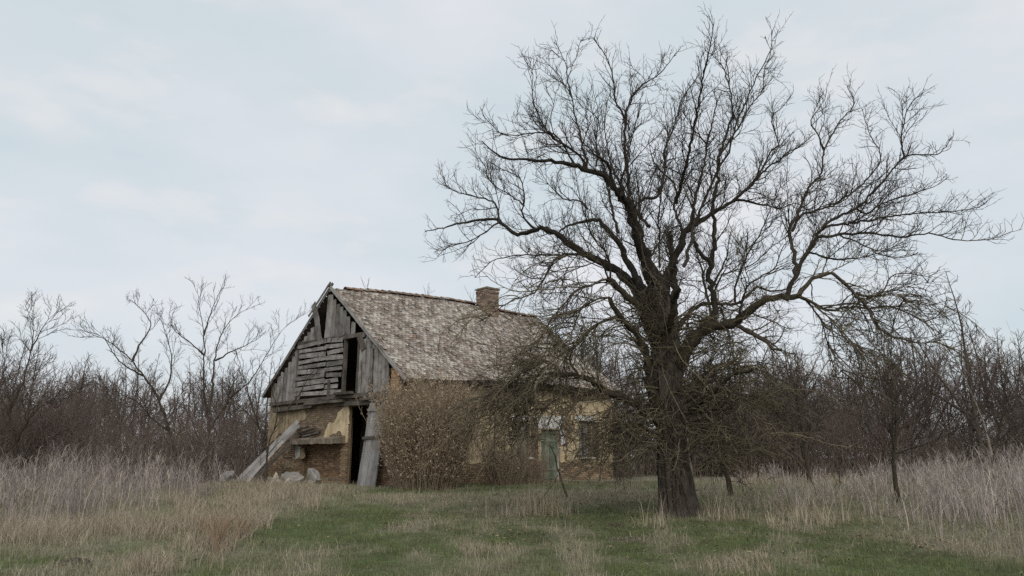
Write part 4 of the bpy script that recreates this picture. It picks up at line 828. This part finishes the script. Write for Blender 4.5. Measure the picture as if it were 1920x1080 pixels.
rt = random.Random(77)
twigs = Tubes(); LPROP = {}
def fine_twigs(pts, rnd, z_rel, lich, dens=1.0, scale=1.0):
    """shoots of second order on a branch: twigs on twigs"""
    for p, t, f in along(pts, .125/dens, .12, rnd):
        up = .10 if z_rel > 5.2 else (-.02 if rnd.random() < .6 else .10)
        d = off_dir(t, rnd.uniform(.5, 1.15), rnd); L = rnd.uniform(.16, .62)*scale*(1.15-.45*f)
        q3 = wander(p, vnorm((d[0], d[1], d[2]+up*2)), L, 4, .13, up, rnd)
        twigs.add(q3, taper(.0064, .0026, 5), 3, lich if rnd.random() < .75 else 0)
        if L > .2:
            for p4, t4, f4 in along(q3, .13/dens, .2, rnd):
                d4 = off_dir(t4, rnd.uniform(.5, 1.0), rnd); q4 = wander(p4, d4, rnd.uniform(.07, .24)*scale, 2, .15, up, rnd)
                twigs.add(q4, [.0044, .0034, .0022], 3, lich if rnd.random() < .6 else 0)
def shoots(pts, rad, rnd, spacing, start, lmin, lmax, dens=1.0):
    for p, t, f in along(pts, spacing, start, rnd):
        k = min(int(f*(len(rad)-1)), len(rad)-1); r = rad[k]; z = p[2]
        out = (p[0]*.10, p[1]*.10, 0)
        hi = z > 5.0
        up = rnd.uniform(.02, .14) if hi else rnd.uniform(-.16, .05)
        lich = rnd.uniform(.0, .3) if z > 5.6 else rnd.uniform(.1, .8) if z > 4.4 else rnd.uniform(.45, 1.0)
        d = off_dir(t, rnd.uniform(.55, 1.2), rnd); d = vnorm((d[0]+out[0], d[1]+out[1], d[2]+(.35 if hi else .05)))
        L = rnd.uniform(lmin, lmax)*(1.16-.9*f)*(1.0 if hi else 1.25)
        r0 = min(r*.62, (.0055+.0105*L)*(1.0 if hi else 1.45)); n = max(5, int(L/.14))
        q2 = wander(p, d, L, n, .16, up, rnd); twigs.add(q2, taper(r0, .0045, n+1), 4 if r0 < .014 else 5, lich)
        fine_twigs(q2, rnd, z, lich, dens)
        if L > .8:
            for p3, t3, f3 in along(q2, .42, .2, rnd):
                d3 = off_dir(t3, rnd.uniform(.5, 1.0), rnd); L3 = L*rnd.uniform(.3, .6); q3 = wander(p3, d3, L3, 5, .17, up, rnd)
                twigs.add(q3, taper(.0085, .0042, 6), 3, lich); fine_twigs(q3, rnd, z, lich, dens*.9)
def add_limb(poly, rnd, part, dens=1.0, spacing=None):
    pts, rad = crinkle(poly, .11, .02, rnd); rad = [r*1.12 if r > .10 else r for r in rad]; r0 = rad[0]; zt = pts[-1][2]; lich = .10 if pts[len(pts)//2][2] > 5 else .3
    if part:
        tb = Tubes(); tb.add(pts, rad, sides_for(r0), lich); link('limb', tb.mesh('limb', True, .16), M['limb'], tree)
    else: twigs.add(pts, rad, sides_for(r0), lich)
    tot = sum(math.dist(a, b) for a, b in zip(pts, pts[1:]))
    big = r0 > .09
    shoots(pts, rad, rnd, spacing or (.165 if big else .135), .30 if big else .10, .35, 1.25 if not big else 1.5, dens)
for name, poly in LIMBS:
    low = name[0] == 'F' or name in ('L5b', 'L5c', 'L5d', 'L5e', 'L5f', 'L4b', 'L4c', 'L3b')
    add_limb(poly, rt, poly[0][3] > .055, 1.0, .085 if low else None)
# limbs that reach toward and away from the viewer, so the crown is as deep as it is wide
by = dict(LIMBS)
def turned(poly, ang, sx, sz, r=.8):
    z0 = poly[0][2]; c, s = math.cos(ang), math.sin(ang)
    return [((x*c-y*s)*sx, (x*s+y*c)*sx, z0+(z-z0)*sz, rr*r) for x, y, z, rr in poly]
for n_, ang, sx, sz in (('L2', 1.35, .72, .95), ('R1', 1.25, .8, 1.0), ('R1', -1.2, .62, 1.0), ('L1', -1.3, .85, .92), ('L2', -1.5, .60, 1.0), ('R2', 2.2, .8, .85), ('C1c', 1.3, .8, .9), ('C1c', -1.9, .8, .85), ('L5', 1.7, .75, 1.0), ('L5', -2.5, .7, .95)):
    pol = turned(by[n_], ang, sx, sz); add_limb(pol, rt, pol[0][3] > .07, .95)
for n_, par, ang, sx, sz in (('R1a', 'R1', 1.25, .8, .9), ('R1c', 'R1', 1.25, .8, .9), ('R1b', 'R1', -1.2, .62, .85), ('L1c', 'L1', -1.3, .85, .85), ('L2c', 'L2', 1.35, .72, .9), ('L2e', 'L2', 1.35, .72, 1.0), ('L1e', 'L1', -1.3, .85, .85), ('L2f', 'L2', -1.5, .6, 1.0)):
    add_limb(turned(by[n_], ang, sx, sz), rt, False, .9)
# tangle of suckers round the lower trunk
for k in range(170):
    z = rt.uniform(1.35, 4.4); az = rt.uniform(0, 6.283); p = (-.1+.3*math.cos(az), -.1+.3*math.sin(az), z); L = rt.uniform(.6, 2.3)
    q2 = wander(p, vnorm((math.cos(az), math.sin(az), rt.uniform(-.1, .9))), L, 8, .17, rt.uniform(-.15, .02), rt); twigs.add(q2, taper(.017, .006, 9), 4, rt.uniform(.5, 1)); fine_twigs(q2, rt, z, rt.uniform(.4, 1.0), .9)
# long whippy strands: they hang over the side wall on one side, fan out low on the other
def strands(names, n, dr, trop, lo, hi):
    for k in range(n):
        poly = by[rt.choice(names)]; j = rt.randint(0, len(poly)-2); f = rt.random(); p = tuple(poly[j][i]+(poly[j+1][i]-poly[j][i])*f for i in range(3)); L = rt.uniform(lo, hi)
        q = wander(p, vnorm((dr[0]+rt.gauss(0, .35), dr[1]+rt.gauss(0, .55), dr[2]+rt.gauss(0, .3))), L, 10, .10, trop+rt.gauss(0, .03), rt); lc = rt.uniform(.4, 1)
        if min(pt_[2] for pt_ in q) < .75: continue
        twigs.add(q, taper(.0145, .0055, 11), 4, lc)
        for p3, t3, f3 in along(q, .19, .12, rt):
            q3 = wander(p3, off_dir(t3, rt.uniform(.35, .9), rt), rt.uniform(.2, .6), 4, .13, trop, rt); twigs.add(q3, taper(.008, .0042, 5), 3, lc)
            if rt.random() < .5: twigs.add(wander(q3[2], off_dir(t3, .8, rt), rt.uniform(.1, .3), 2, .13, 0, rt), [.0052, .0046, .0036], 3, lc)
strands(('L5', 'L5b', 'L5c', 'L5d', 'L5e', 'L4b', 'L4c', 'L3b', 'L5f'), 62, (-.85, -.1, -.15), -.07, .9, 2.2)
strands(('L3', 'L4', 'L2e', 'L3c'), 22, (-.8, -.1, .25), -.12, .9, 2.2)
strands(('F1', 'F2', 'F3', 'F6', 'F9'), 56, (.9, -.1, .25), -.06, .8, 2.0)
strands(('F4', 'F5', 'F7'), 28, (-.8, -.2, .1), -.06, .7, 1.6)
strands(('R1c', 'R1d', 'R1d2', 'R1d3', 'R1c3'), 45, (.6, 0, -.25), -.09, .7, 1.6)
link('twigs', twigs.mesh('twigs'), M['twig'], tree, kind='stuff')

# ------------------------------------------------------------------ other trees
def shrub_branches(tb, pts, rnd, lv, spacing, L, r, up, lich=.2):
    for p, t, f in along(pts, spacing, .18, rnd):
        d = off_dir(t, rnd.uniform(.45, 1.0), rnd); l = L*rnd.uniform(.5, 1.1)*(1.15-.5*f); n = 5 if lv > 1 else 3
        q = wander(p, vnorm((d[0], d[1], d[2]+up*2.4)), l, n, .12, up, rnd); tb.add(q, taper(r, r*.5, n+1), 3, lich*rnd.random())
        if lv > 1: shrub_branches(tb, q, rnd, lv-1, spacing*.62, L*.5, r*.72, up, lich)
def bare_tree(seed, H, clear, spread, r0, up=.06, lean=(0, 0), lv=2, step=.34, fine=1.0, forks=0, tw=.0085):
    """a young bare tree: returns trunk mesh and crown mesh"""
    rnd = random.Random(seed); tk, cr = Tubes(), Tubes()
    pts = wander((0, 0, -.1), vnorm((lean[0], lean[1], 1)), H*.95, 14, .055, .05, rnd); tk.add(pts, taper(r0, .012, 15, .8), 8, .3)
    for f_ in range(forks):
        k = rnd.randint(3, 7); p = pts[k]; q = wander(p, vnorm((rnd.gauss(0, .45), rnd.gauss(0, .45), 1)), H*.95*(1-k/14)*rnd.uniform(.75, 1.0), 10, .08, .07, rnd)
        tk.add(q, taper(r0*.6, .01, 11), 6, .3); shrub_branches(cr, q, rnd, lv, step*.85, H*.22*spread, tw*1.4, up)
    for p, t, f in along(pts, step, clear, rnd):
        l = H*(1.02-f)*.52*spread*rnd.uniform(.6, 1.15)+.25; d = off_dir(t, rnd.uniform(.6, 1.1), rnd)
        q = wander(p, d, l, 6, .11, up, rnd); cr.add(q, taper(min(r0*.45, .008+.009*l), .005, 7), 4, .3*rnd.random())
        shrub_branches(cr, q, rnd, lv, .20*fine, min(l*.5, .9), tw, up)
    return tk.mesh('trunk'), cr.mesh('crown')
YT = []
def place_tree(name, meshes, x, y, label, mat='wood_bark', rz=0, s=1.0, group=None, cat='tree', cmat=None, z=None):
    if name == 'young_tree': YT.append((x, y)); mat = 'limb' if mat == 'wood_bark' else mat; cmat = cmat or 'wood_bark'
    e = empty(name, (x, y, tz(x, y) if z is None else z), rz); e.scale = (s, s, s); tag(e, label, cat, group)
    link('trunk', meshes[0], M[mat], e); link('crown', meshes[1], M[cmat or mat], e)
    return e
def stem_tree(key, name, label, seed, spacing=.26, L=.9, lv=2, mat='wood_bark', mn=.5, cat='tree'):
    (x, y), stems = STEMS[key]; rnd = random.Random(seed); L *= 1.3; spacing *= 1.2; mat = 'stem_bark'; tk, cr = Tubes(), Tubes()
    for k, poly in enumerate(stems):
        if k == 0: poly = [(poly[0][0]+.05, poly[0][1], -.1, poly[0][3]*1.15)]+list(poly)
        pts, rad = crinkle(poly, .2, .03, rnd); rad = [max(.007, r*(.95-.5*k2/len(rad))) for k2, r in enumerate(rad)]; (tk if k < 2 else cr).add(pts, rad, 7, .2)
        shrub_branches(cr, pts, rnd, 3, spacing, L, .012, .07, .4)
    place_tree(name, (tk.mesh('trunk'), cr.mesh('crown')), x, y, label, mat, cat=cat)
stem_tree('leaning', 'bare_tree', 'slim bare tree bowed far to the left above the thicket', 3)
stem_tree('forked', 'bare_tree', 'tall forked bare tree rising left of the house', 4, .28, 1.0)
stem_tree('dark_left', 'bare_tree', 'dark bushy bare tree at the left edge of picture', 6, .2, 1.0)
stem_tree('gabletree', 'crooked_sapling', 'crooked dark sapling standing in front of the plank gable', 5, .26, .6, 2, cat='sapling')
# young trees standing in the dry grass on the right
place_tree('young_tree', bare_tree(21, 5.6, .20, .95, .095, .03, lv=2, step=.13, fine=.62, tw=.010), 11.15, 28.6, 'young bare tree with dense round crown right of the big trunk', rz=1)
place_tree('young_tree', bare_tree(22, 3.9, .30, 1.25, .07, .05, lv=2, step=.10, fine=.6), 9.85, 19.6, 'small wide-crowned bare tree standing among grey weeds', rz=2)
place_tree('young_tree', bare_tree(23, 4.4, .34, 1.05, .095, -.01, lv=2, step=.12, fine=.65), 6.35, 22.2, 'low dark-stemmed bare tree next right of the big trunk', rz=3)
place_tree('young_tree', bare_tree(24, 2.6, .35, .9, .075, .02, lv=2, step=.2), 5.35, 22.4, 'short stout stem close behind the big trunk', rz=4, mat='pale_bark', cmat='wood_bark')
place_tree('young_tree', bare_tree(25, 3.2, .3, .5, .022, .05, lv=2, step=.25), 12.0, 28.0, 'very thin straight sapling beside the round-crowned young tree', rz=5)
place_tree('young_tree', bare_tree(26, 5.6, .26, .8, .06, .04, (.35, -.1), lv=2, step=.15, fine=.65, tw=.010), 18.6, 30.0, 'slanting bare tree rising from weeds at far right', rz=0)
place_tree('young_tree', bare_tree(28, 6.8, .25, .7, .08, .05, lv=2, step=.24), 22.8, 36.0, 'pale thin-trunked tree at the wood edge on the right', rz=2, mat='pale_bark', cmat='wood_bark')
# saplings growing along the side wall
def wallside(b, out): return hw(b, -out, 0)[:2]
x, y = wallside(2.9, 1.9); place_tree('wall_sapling', bare_tree(31, 5.6, .22, .5, .04, .08, lv=2, step=.26), x, y, 'tall thin grey sapling reaching over the roof eave', cat='sapling', cmat='thicket', rz=1)
x, y = wallside(4.2, 1.6); place_tree('wall_sapling', bare_tree(32, 4.3, .10, .75, .035, .05, lv=2, step=.2, forks=2), x, y, 'bushy sapling by the side wall right of brown bush', cat='sapling', cmat='thicket', rz=2)
x, y = wallside(9.4, 1.5); place_tree('wall_sapling', bare_tree(33, 3.6, .2, .6, .03, .05, lv=2, step=.25), x, y, 'thin dark sapling in front of the right window', cat='sapling', rz=3)
x, y = wallside(12.6, .6); place_tree('wall_sapling', bare_tree(34, 5.4, .12, .8, .07, .05, lv=2, step=.24, forks=2), x, y, 'dark bushy tree at the far corner of house', cat='tree', rz=4)
# sprigs rooted in the ridge
for k, (b, lab) in enumerate(((1.6, 'tiny leafless sprig growing on the ridge near the gable'), (4.9, 'tiny leafless sprig growing on the ridge before the chimney'), (7.7, 'thin twig standing against the chimney on the ridge'))):
    tb = Tubes(); rn = random.Random(k)
    for s in range(4):
        q = wander((0, 0, -.05), vnorm((rn.gauss(0, .35), rn.gauss(0, .35), 1)), rn.uniform(.35, .7)*(1.5 if k == 2 else 1), 5, .12, .04, rn); tb.add(q, taper(.008, .004, 6), 3, 0); shrub_branches(tb, q, rn, 1, .1, .18, .004, .05)
    ob = link('roof_sprig', tb.mesh('roof_sprig'), M['twig'], None, hw(b, GW/2-.02, float(ridge_z(b))+.13)); tag(ob, lab, 'sprig')

# the woods: trees one can tell apart are copies of a few grown ones; below them a mass of brush
protos = [bare_tree(40+k, H, cl, sp, r, .05, lv=2, step=st, fine=.95, forks=fk, tw=.0125) for k, (H, cl, sp, r, st, fk) in enumerate(((9.0, .18, .72, .13, .30, 2), (8.2, .14, .85, .11, .28, 3), (9.6, .26, .60, .12, .32, 2), (7.4, .10, .95, .10, .26, 3), (8.6, .16, .72, .09, .28, 4)))]
rw = random.Random(8)
def wood(n, xr, yr, hs, label, group, avoid=lambda x, y: False):
    k = 0; spots = []
    while k < n:
        y = rw.uniform(*yr); x = rw.uniform(*xr(y))
        if avoid(x, y) or any(math.dist((x, y), s) < 1.1 for s in spots): continue
        spots.append((x, y)); place_tree('bare_tree', rw.choice(protos), x, y, label, 'wood_bark', rw.uniform(0, 6.28), rw.uniform(*hs), group, cmat='thicket'); k += 1
wood(66, lambda y: (.02*y, .98*y), (40, 56), (.86, 1.10), 'bare grey tree in the wood behind the meadow, right of house', 'trees of the right-hand wood', lambda x, y: x < 4 and y < 44)
wood(10, lambda y: (.52*y, .95*y), (37, 46), (.95, 1.22), 'taller bare tree at the edge of the wood, far right', 'taller trees at the right wood edge')
wood(56, lambda y: (-.98*y, -.33*y), (36, 52), (.66, .98), 'bare grey tree in the thicket left of the house', 'trees of the left-hand thicket')
def brush(name, n, xr, yr, h, seed, label, stems=34):
    tb = Tubes(); rn = random.Random(seed)
    for c in range(n):
        y = rn.uniform(*yr); x = rn.uniform(*xr(y)); z = tz(x, y); hh = h[0]+(h[1]-h[0])*min(1, max(0, 2.2*(float(fbm(x*.28, y*.28, 0, seed, 2))-.27)))*rn.uniform(.8, 1.15)
        if c > n*.88 and name[0] == 'l': y = rn.uniform(36, 44); x = rn.uniform(-.37, -.27)*y
        for s in range(stems):
            bx, by = x+rn.gauss(0, .45), y+rn.gauss(0, .45); az = rn.uniform(0, 6.283); ln = rn.uniform(.05, .65)
            L = hh*rn.uniform(.45, 1.05); q = wander((bx, by, z-.05), vnorm((math.cos(az)*ln, math.sin(az)*ln, 1)), L, 4, .13, .0, rn)
            tb.add(q, taper(.013, .006, 5), 3, .35*rn.random())
            for b_ in range(4):
                t = rn.uniform(.3, 1); k = min(int(t*4), 3); p = tuple(q[k][i]+(q[k+1][i]-q[k][i])*(t*4-k) for i in range(3))
                q2 = wander(p, vnorm((rn.gauss(0, 1), rn.gauss(0, 1), .6)), L*rn.uniform(.14, .36), 2, .2, .03, rn); tb.add(q2, (.007, .006, .0045), 3, .3*rn.random())
    ob = link(name, tb.mesh(name), M['thicket']); tag(ob, label, 'thicket', kind='stuff')
brush('left_thicket', 190, lambda y: (-.92*y, -.33*y-1.0), (29, 44), (2.0, 5.6), 61, 'dense brown leafless brush left of the house')
brush('right_thicket', 250, lambda y: (.03*y, .95*y), (38, 50), (2.6, 6.4), 62, 'dense dark leafless brush at the foot of the right wood')

# ------------------------------------------------------------------ the big brown bush by the side wall
bx_, by_ = -2.85, 25.2
def bush(name, x, y, w, h, n, seed, label, colr, leaf):
    rn = random.Random(seed); tb = Tubes(); e = empty(name, (x, y, tz(x, y))); tag(e, label, 'bush'); LP = []
    for k in range(n):
        az = rn.uniform(0, 6.283); rad = w*math.sqrt(rn.random())*.75; p = (rad*.75*math.cos(az), rad*.75*math.sin(az), -.05)
        L = h*rn.uniform(.45, 1.02)*(1-.32*(rad/w)**2); q = wander(p, vnorm((math.cos(az)*rad/w*.42, math.sin(az)*rad/w*.42, 1)), L, 7, .07, .01, rn); tb.add(q, taper(.009, .004, 8), 3, .2*rn.random())
        for p2, t2, f2 in along(q, .19, .08, rn):
            d = off_dir(t2, rn.uniform(.4, .95), rn); q2 = wander(p2, vnorm((d[0], d[1], d[2]+.35)), rn.uniform(.18, .48), 3, .12, .08, rn); tb.add(q2, (.0055, .005, .004, .0035), 3, .2*rn.random())
            for u in range(leaf):
                f = rn.random(); a, b = q2[2], q2[3]; LP.append((a[0]+(b[0]-a[0])*f+rn.gauss(0, .02), a[1]+(b[1]-a[1])*f+rn.gauss(0, .02), a[2]+(b[2]-a[2])*f))
    link('stems', tb.mesh('stems'), M['bush_stem'], e, kind='stuff')
    LP = np.array(LP); m = len(LP); V = (LP[:, None, :]+rng.normal(0, .020, (m, 3, 3))).reshape(-1, 3); c = np.array(colr)*rng.uniform(.65, 1.15, m)[:, None]
    link('seed_heads', make_mesh('seed_heads', V, [np.arange(m*3).reshape(-1, 3)], np.repeat(c, 3, 0)), M['bush'], e, kind='stuff')
bush('brown_bush', bx_, by_, 1.8, 4.05, 760, 71, 'large dense brown bush hiding the house corner', (.43, .335, .235), 6)
x, y = wallside(3.6, 1.7); bush('grey_bush', x, y, 1.1, 2.3, 150, 72, 'lower grey-brown bush right of the large brown bush', (.26, .20, .14), 2)
x, y = wallside(5.4, 1.4); bush('grey_bush', x, y, .9, 1.5, 90, 73, 'smallest scrubby bush below the left window', (.25, .19, .14), 2)

# fallen and hanging branches
def dead_branch(p0, p1, r, label, seed, mat='twig'):
    rn = random.Random(seed); tb = Tubes(); q = [tuple(np.array(p0)+(np.array(p1)-np.array(p0))*t/7+np.array([rn.gauss(0, .03) for _ in range(3)])*(0 < t < 7)) for t in range(8)]
    q = [(a[0]-p0[0], a[1]-p0[1], a[2]-p0[2]) for a in q]; tb.add(q, taper(r, r*.35, 8), 7, .2); shrub_branches(tb, q, rn, 1, .35, .4, .007, .0)
    ob = link('dead_branch', tb.mesh('dead_branch'), M[mat], None, p0); tag(ob, label, 'branch')
dead_branch((1.60, 22.0, tz(1.6, 22)), (1.10, 22.3, 1.40), .036, 'dark dead branch leaning up in front of the green door', 1)
dead_branch((.35, 16.9, tz(.35, 16.9)), (1.45, 18.1, .9), .012, 'long thin stick rising slantwise from the reed clump', 2)

# ------------------------------------------------------------------ grass, weeds and reeds
def scat(n, x0, x1, y0, y1, p=1.0):
    """near-weighted scatter inside the viewing fan and beyond it"""
    u = rng.random(n); y = (y0**(1-p)+u*(y1**(1-p)-y0**(1-p)))**(1/(1-p)) if p != 1 else y0*(y1/y0)**u
    return rng.uniform(x0, x1, n)*y, y
def on_house(x, y, m=0.0):
    dx, dy = x-CX, y-CY; b = dx*cs+dy*sn; a = -dx*sn+dy*cs
    return (b > -.1-m*(a < 7.2)) & (b < HL+.1) & (a > -.1-m*.5) & (a < GW+.1)
def scat_zone(n, k, pad=0):
    P = np.array(ZONES[k]); lo, hi = P.min(0), P.max(0); hi[1] = min(hi[1], 40); lo[0] = max(lo[0], -34); hi[0] = min(hi[0], 36)
    X, Y = [], []; got = 0
    while got < n:
        u = rng.random(n*4); y = lo[1]*(hi[1]/lo[1])**u; x = rng.uniform(lo[0], hi[0], n*4); ok = (poly_dist(x, y, ZONES[k])+(1.6 if k[0] in 'ft' and k[:4] != 'tall' else 4.5 if k == 'beige_left' else 2.2)*(fbm(x*.8, y*.5, 0, 211, 3)-.52) > 0) & ~on_house(x, y, 2.8) & (rng.random(n*4) < np.clip(14/y, 0, 1)**.35)
        X.append(x[ok]); Y.append(y[ok]); got += ok.sum()
    return np.concatenate(X)[:n], np.concatenate(Y)[:n]
def blade_set(x, y, h0, h1, w, lean, nseg, cols, wk=.6):
    n = len(x); base = np.stack([x, y, terr(x, y)-.01], -1); az = rng.uniform(0, 2*np.pi, n)
    return (base, rng.uniform(h0, h1, n) if np.isscalar(h0) else rng.uniform(.6, 1.15, n)*h0, az, np.abs(rng.normal(0, lean, n)), w*np.maximum(1, y/11)**wk*rng.uniform(.7, 1.3, n), nseg, rng.uniform(0, np.pi, n), cols)
def turf_cols(x, y, extra=0.0):
    d = np.clip(dryness(x, y)+extra+rng.normal(0, .16, len(x)), 0, 1)[:, None]; v = rng.uniform(.6, 1.3, len(x))[:, None]
    g = (GREEN+np.array((.03, .02, .005))*rng.random((len(x), 1)))*(.62+.76*fbm(x*1.1, y*.9, 0, 231, 3))[:, None]; return (g*(1-d)+BEIGE*d)*v
x, y = scat(90000, -.82, .82, 6.5, 15, 1.0); hv = .05+.13*fbm(x*2.6, y*2.0, 0, 221, 3)**1.5; s1 = blade_set(x, y, hv, None, .0075, .55, 2, turf_cols(x, y))
x, y = scat(150000, -.80, .80, 15, 33, 1.0); ok = ~on_house(x, y); x, y = x[ok], y[ok]; hv = .05+.14*fbm(x*2.2, y*1.6, 0, 221, 3)**1.5; s2 = blade_set(x, y, hv, None, .008, .5, 1, turf_cols(x, y))
# longer tussocks where the turf has gone dry
x, y = scat(120000, -.80, .80, 7.5, 30, 1.0); dd = dryness(x, y); ok = ((rng.random(len(x)) < (dd-.25)*.9) & ~on_house(x, y, 2.5)); x, y = x[ok], y[ok]
s3 = blade_set(x, y, .10, .30, .007, .7, 2, turf_cols(x, y, .2))
tag(blades('meadow_grass', [s1, s2, s3], M['grass']), 'short green meadow grass with straw-coloured tufts', 'grass', kind='stuff')

def weed_stalks(name, zones, label, tone, hbase, patch_seed):
    sets = []
    for k, n, hh in zones:
        ncl = n//16; cx_, cy_ = scat_zone(ncl, k); ci = rng.integers(0, ncl, n); x = cx_[ci]+rng.normal(0, .17, n); y = cy_[ci]+rng.normal(0, .20, n); chh = np.exp(rng.normal(0, .30, ncl))[ci]; caz = rng.uniform(0, 6.283, ncl)[ci]
        pt = fbm(x*.7, y*.5, 0, patch_seed, 3); ok = rng.random(n) < np.clip((pt-.36)*5, .05, 1); x, y, pt, chh, caz = x[ok], y[ok], pt[ok], chh[ok], caz[ok]; n = len(x)
        for tx, ty in YT: kk = ~((np.abs(x-tx*y/ty) < .55) & (y < ty+.6) & (y > ty-2.6) & (rng.random(n) < .75)); x, y, pt, chh, caz = x[kk], y[kk], pt[kk], chh[kk], caz[kk]; n = len(x)
        edge = np.clip(.45+poly_dist(x, y, ZONES[k])/1.6, .35, 1)
        h = np.clip(hh*edge*(.45+.95*pt)*chh*rng.uniform(.45, 1.25, n), .1, 1.55); base = np.stack([x, y, terr(x, y)-.02], -1); az = caz+rng.normal(0, .9, n); lean = np.abs(rng.normal(0, .36, n))
        c = np.array(tone)[rng.integers(0, len(tone), n)]*rng.uniform(.6, 1.25, n)[:, None]; wd = .0105*np.maximum(1, y/11)**.7
        sets.append((base, h, az, lean, wd*rng.uniform(.7, 1.3, n), 3, rng.uniform(0, 3.14, n), c))
        for b in range(4):          # side shoots
            t = rng.uniform(.35, .95, n); p = base+np.stack([np.cos(az)*lean*h*t**2, np.sin(az)*lean*h*t**2, h*(t-.25*np.clip(lean, 0, 1)*t**2)], -1)
            sets.append((p, h*rng.uniform(.12, .34, n), rng.uniform(0, 6.283, n), rng.uniform(.4, 1.2, n), wd*.62, 2, rng.uniform(0, 3.14, n), c*rng.uniform(.85, 1.1, n)[:, None]))
    tag(blades(name, sets, M['weed']), label, 'weeds', kind='stuff')
LAV = [(.36, .305, .285), (.29, .245, .23), (.44, .375, .31), (.22, .185, .17), (.33, .285, .275), (.30, .25, .22)]; STRAW = [(.36, .295, .205), (.30, .245, .175), (.40, .34, .25), (.27, .22, .16)]
weed_stalks('left_weeds', [('tall_left', 9500, .86)], 'tall grey-mauve dry weeds before the left thicket', LAV, 1.0, 151)
weed_stalks('right_weeds', [('tall_right', 11000, .80), ('mid_right', 1300, .55)], 'tall pale grey dry weeds filling the right meadow', [(.43, .38, .345), (.36, .315, .29), (.50, .435, .36), (.26, .22, .205), (.40, .355, .335), (.34, .29, .255)], 1.0, 152)
# soft bleached tussocks at the weeds' feet
sets = []
for k, n, h in (('beige_left', 13500, .40), ('strip', 3600, .17), ('front_left', 4200, .34), ('front_mid', 1100, .20), ('front_right', 600, .18), ('tuft', 2600, .62), ('mid_right', 5000, .34)):
    x, y = scat_zone(n, k); pt = fbm(x*1.3, y*1.0, 0, 161, 3); ok = rng.random(n) < np.clip((pt-.36)*6, .03, 1); x, y, pt = x[ok], y[ok], pt[ok]; n = len(x)
    c = np.array([(.40, .335, .25), (.345, .285, .215), (.45, .385, .295)] if k != 'tuft' else [(.26, .185, .125), (.31, .225, .15)])[rng.integers(0, 2, n)]*rng.uniform(.65, 1.2, n)[:, None]
    sets.append(blade_set(x, y, h*(.4+pt*1.1), None, .0065, .6, 3, c))
tag(blades('dry_tussocks', sets, M['weed']), 'soft bleached tussock grass between weeds and turf', 'grass', kind='stuff')
# leaf litter and bits of bark under the crown
n = 5200; a_ = rng.uniform(0, 6.283, n); r_ = 6.5*np.sqrt(rng.random(n)); x = TB[0]+r_*np.cos(a_); y = TB[1]+r_*np.sin(a_)*1.0; x[-1500:] = rng.uniform(-.7, .7, 1500)*rng.uniform(9, 20, 1500); y[-1500:] = rng.uniform(8, 26, 1500)
c0 = np.stack([x, y, terr(x, y)+rng.uniform(.02, .07, n)], -1); V = (c0[:, None, :]+rng.normal(0, 1, (n, 4, 3))*np.array((.022, .022, .008))).reshape(-1, 3)
c = np.array([(.20, .14, .085), (.13, .095, .065), (.28, .215, .14)])[rng.integers(0, 3, n)]*rng.uniform(.6, 1.2, n)[:, None]
tag(link('leaf_litter', make_mesh('leaf_litter', V, [np.arange(n*4).reshape(-1, 4)], np.repeat(c, 4, 0)), M['weed']), 'brown dead leaves scattered on the turf', 'leaves', kind='stuff')
# reed clumps one can count
def reed_clump(x, y, n, r, h, label):
    a = rng.uniform(0, 6.283, n); d = r*np.sqrt(rng.random(n)); px, py = d*np.cos(a), d*np.sin(a)*.7; base = np.stack([px, py, terr(x+px, y+py)-tz(x, y)-.02], -1)
    c = np.array([(.42, .35, .25), (.34, .28, .20), (.47, .41, .31)])[rng.integers(0, 3, n)]*rng.uniform(.7, 1.15, n)[:, None]
    S = (base, h*rng.uniform(.25, 1.1, n), rng.uniform(0, 6.283, n), np.abs(rng.normal(0, .35, n)), np.full(n, .011), 3, rng.uniform(0, 3.14, n), c)
    m = n//5; S2 = (base[:m]+[0, 0, .04], np.full(m, .09), rng.uniform(0, 6.283, m), rng.uniform(4, 8, m), np.full(m, .012), 3, rng.uniform(0, 3.14, m), c[:m]*1.1)
    ob = blades('reed_clump', [S, S2], M['weed']); ob.location = (x, y, tz(x, y)); tag(ob, label, 'reeds', 'clumps of broken reeds')
reed_clump(.75, 17.0, 170, .75, .85, 'widest clump of broken pale reeds left of the big trunk')
reed_clump(-.15, 16.4, 26, .45, .75, 'sparse tall reed stalks left of the widest clump')
reed_clump(2.75, 15.0, 34, .42, .72, 'few bent reed stalks in front of the big trunk')
reed_clump(4.5, 16.0, 90, .42, .66, 'upright reed clump right beside the big trunk')
reed_clump(5.5, 15.0, 80, .55, .40, 'short trampled reeds right of the upright clump')
reed_clump(6.3, 15.6, 120, .55, .75, 'reed clump at the near edge of the grey weeds')
# molehills
for k, (x, y, r, lab) in enumerate(((-6.0, 10.7, .22, 'dark molehill in the turf at lower left'), (1.35, 17.6, .18, 'small earth mound beside the widest reed clump'), (2.0, 15.2, .16, 'small bare earth mound before the big trunk'))):
    n = 14; V = [(0, 0, .26*r)]
    for ring, (f, hz) in enumerate(((.5, .2), (.85, .08), (1.2, -.1))): V += [(f*r*math.cos(t*2*math.pi/n)*(1+.18*rng.normal()), f*r*math.sin(t*2*math.pi/n)*(1+.18*rng.normal()), hz*r*(1+.2*rng.normal())) for t in range(n)]
    q = [[1+rg*n+t, 1+(rg+1)*n+t, 1+(rg+1)*n+(t+1) % n, 1+rg*n+(t+1) % n] for rg in range(2) for t in range(n)]; tr = [[0, 1+t, 1+(t+1) % n] for t in range(n)]
    ob = link('molehill', make_mesh('molehill', V, [np.array(q), np.array(tr)], np.tile((.045, .036, .028), (len(V), 1))), M['stone'], None, (x, y, tz(x, y))); tag(ob, lab, 'molehill', 'molehills')
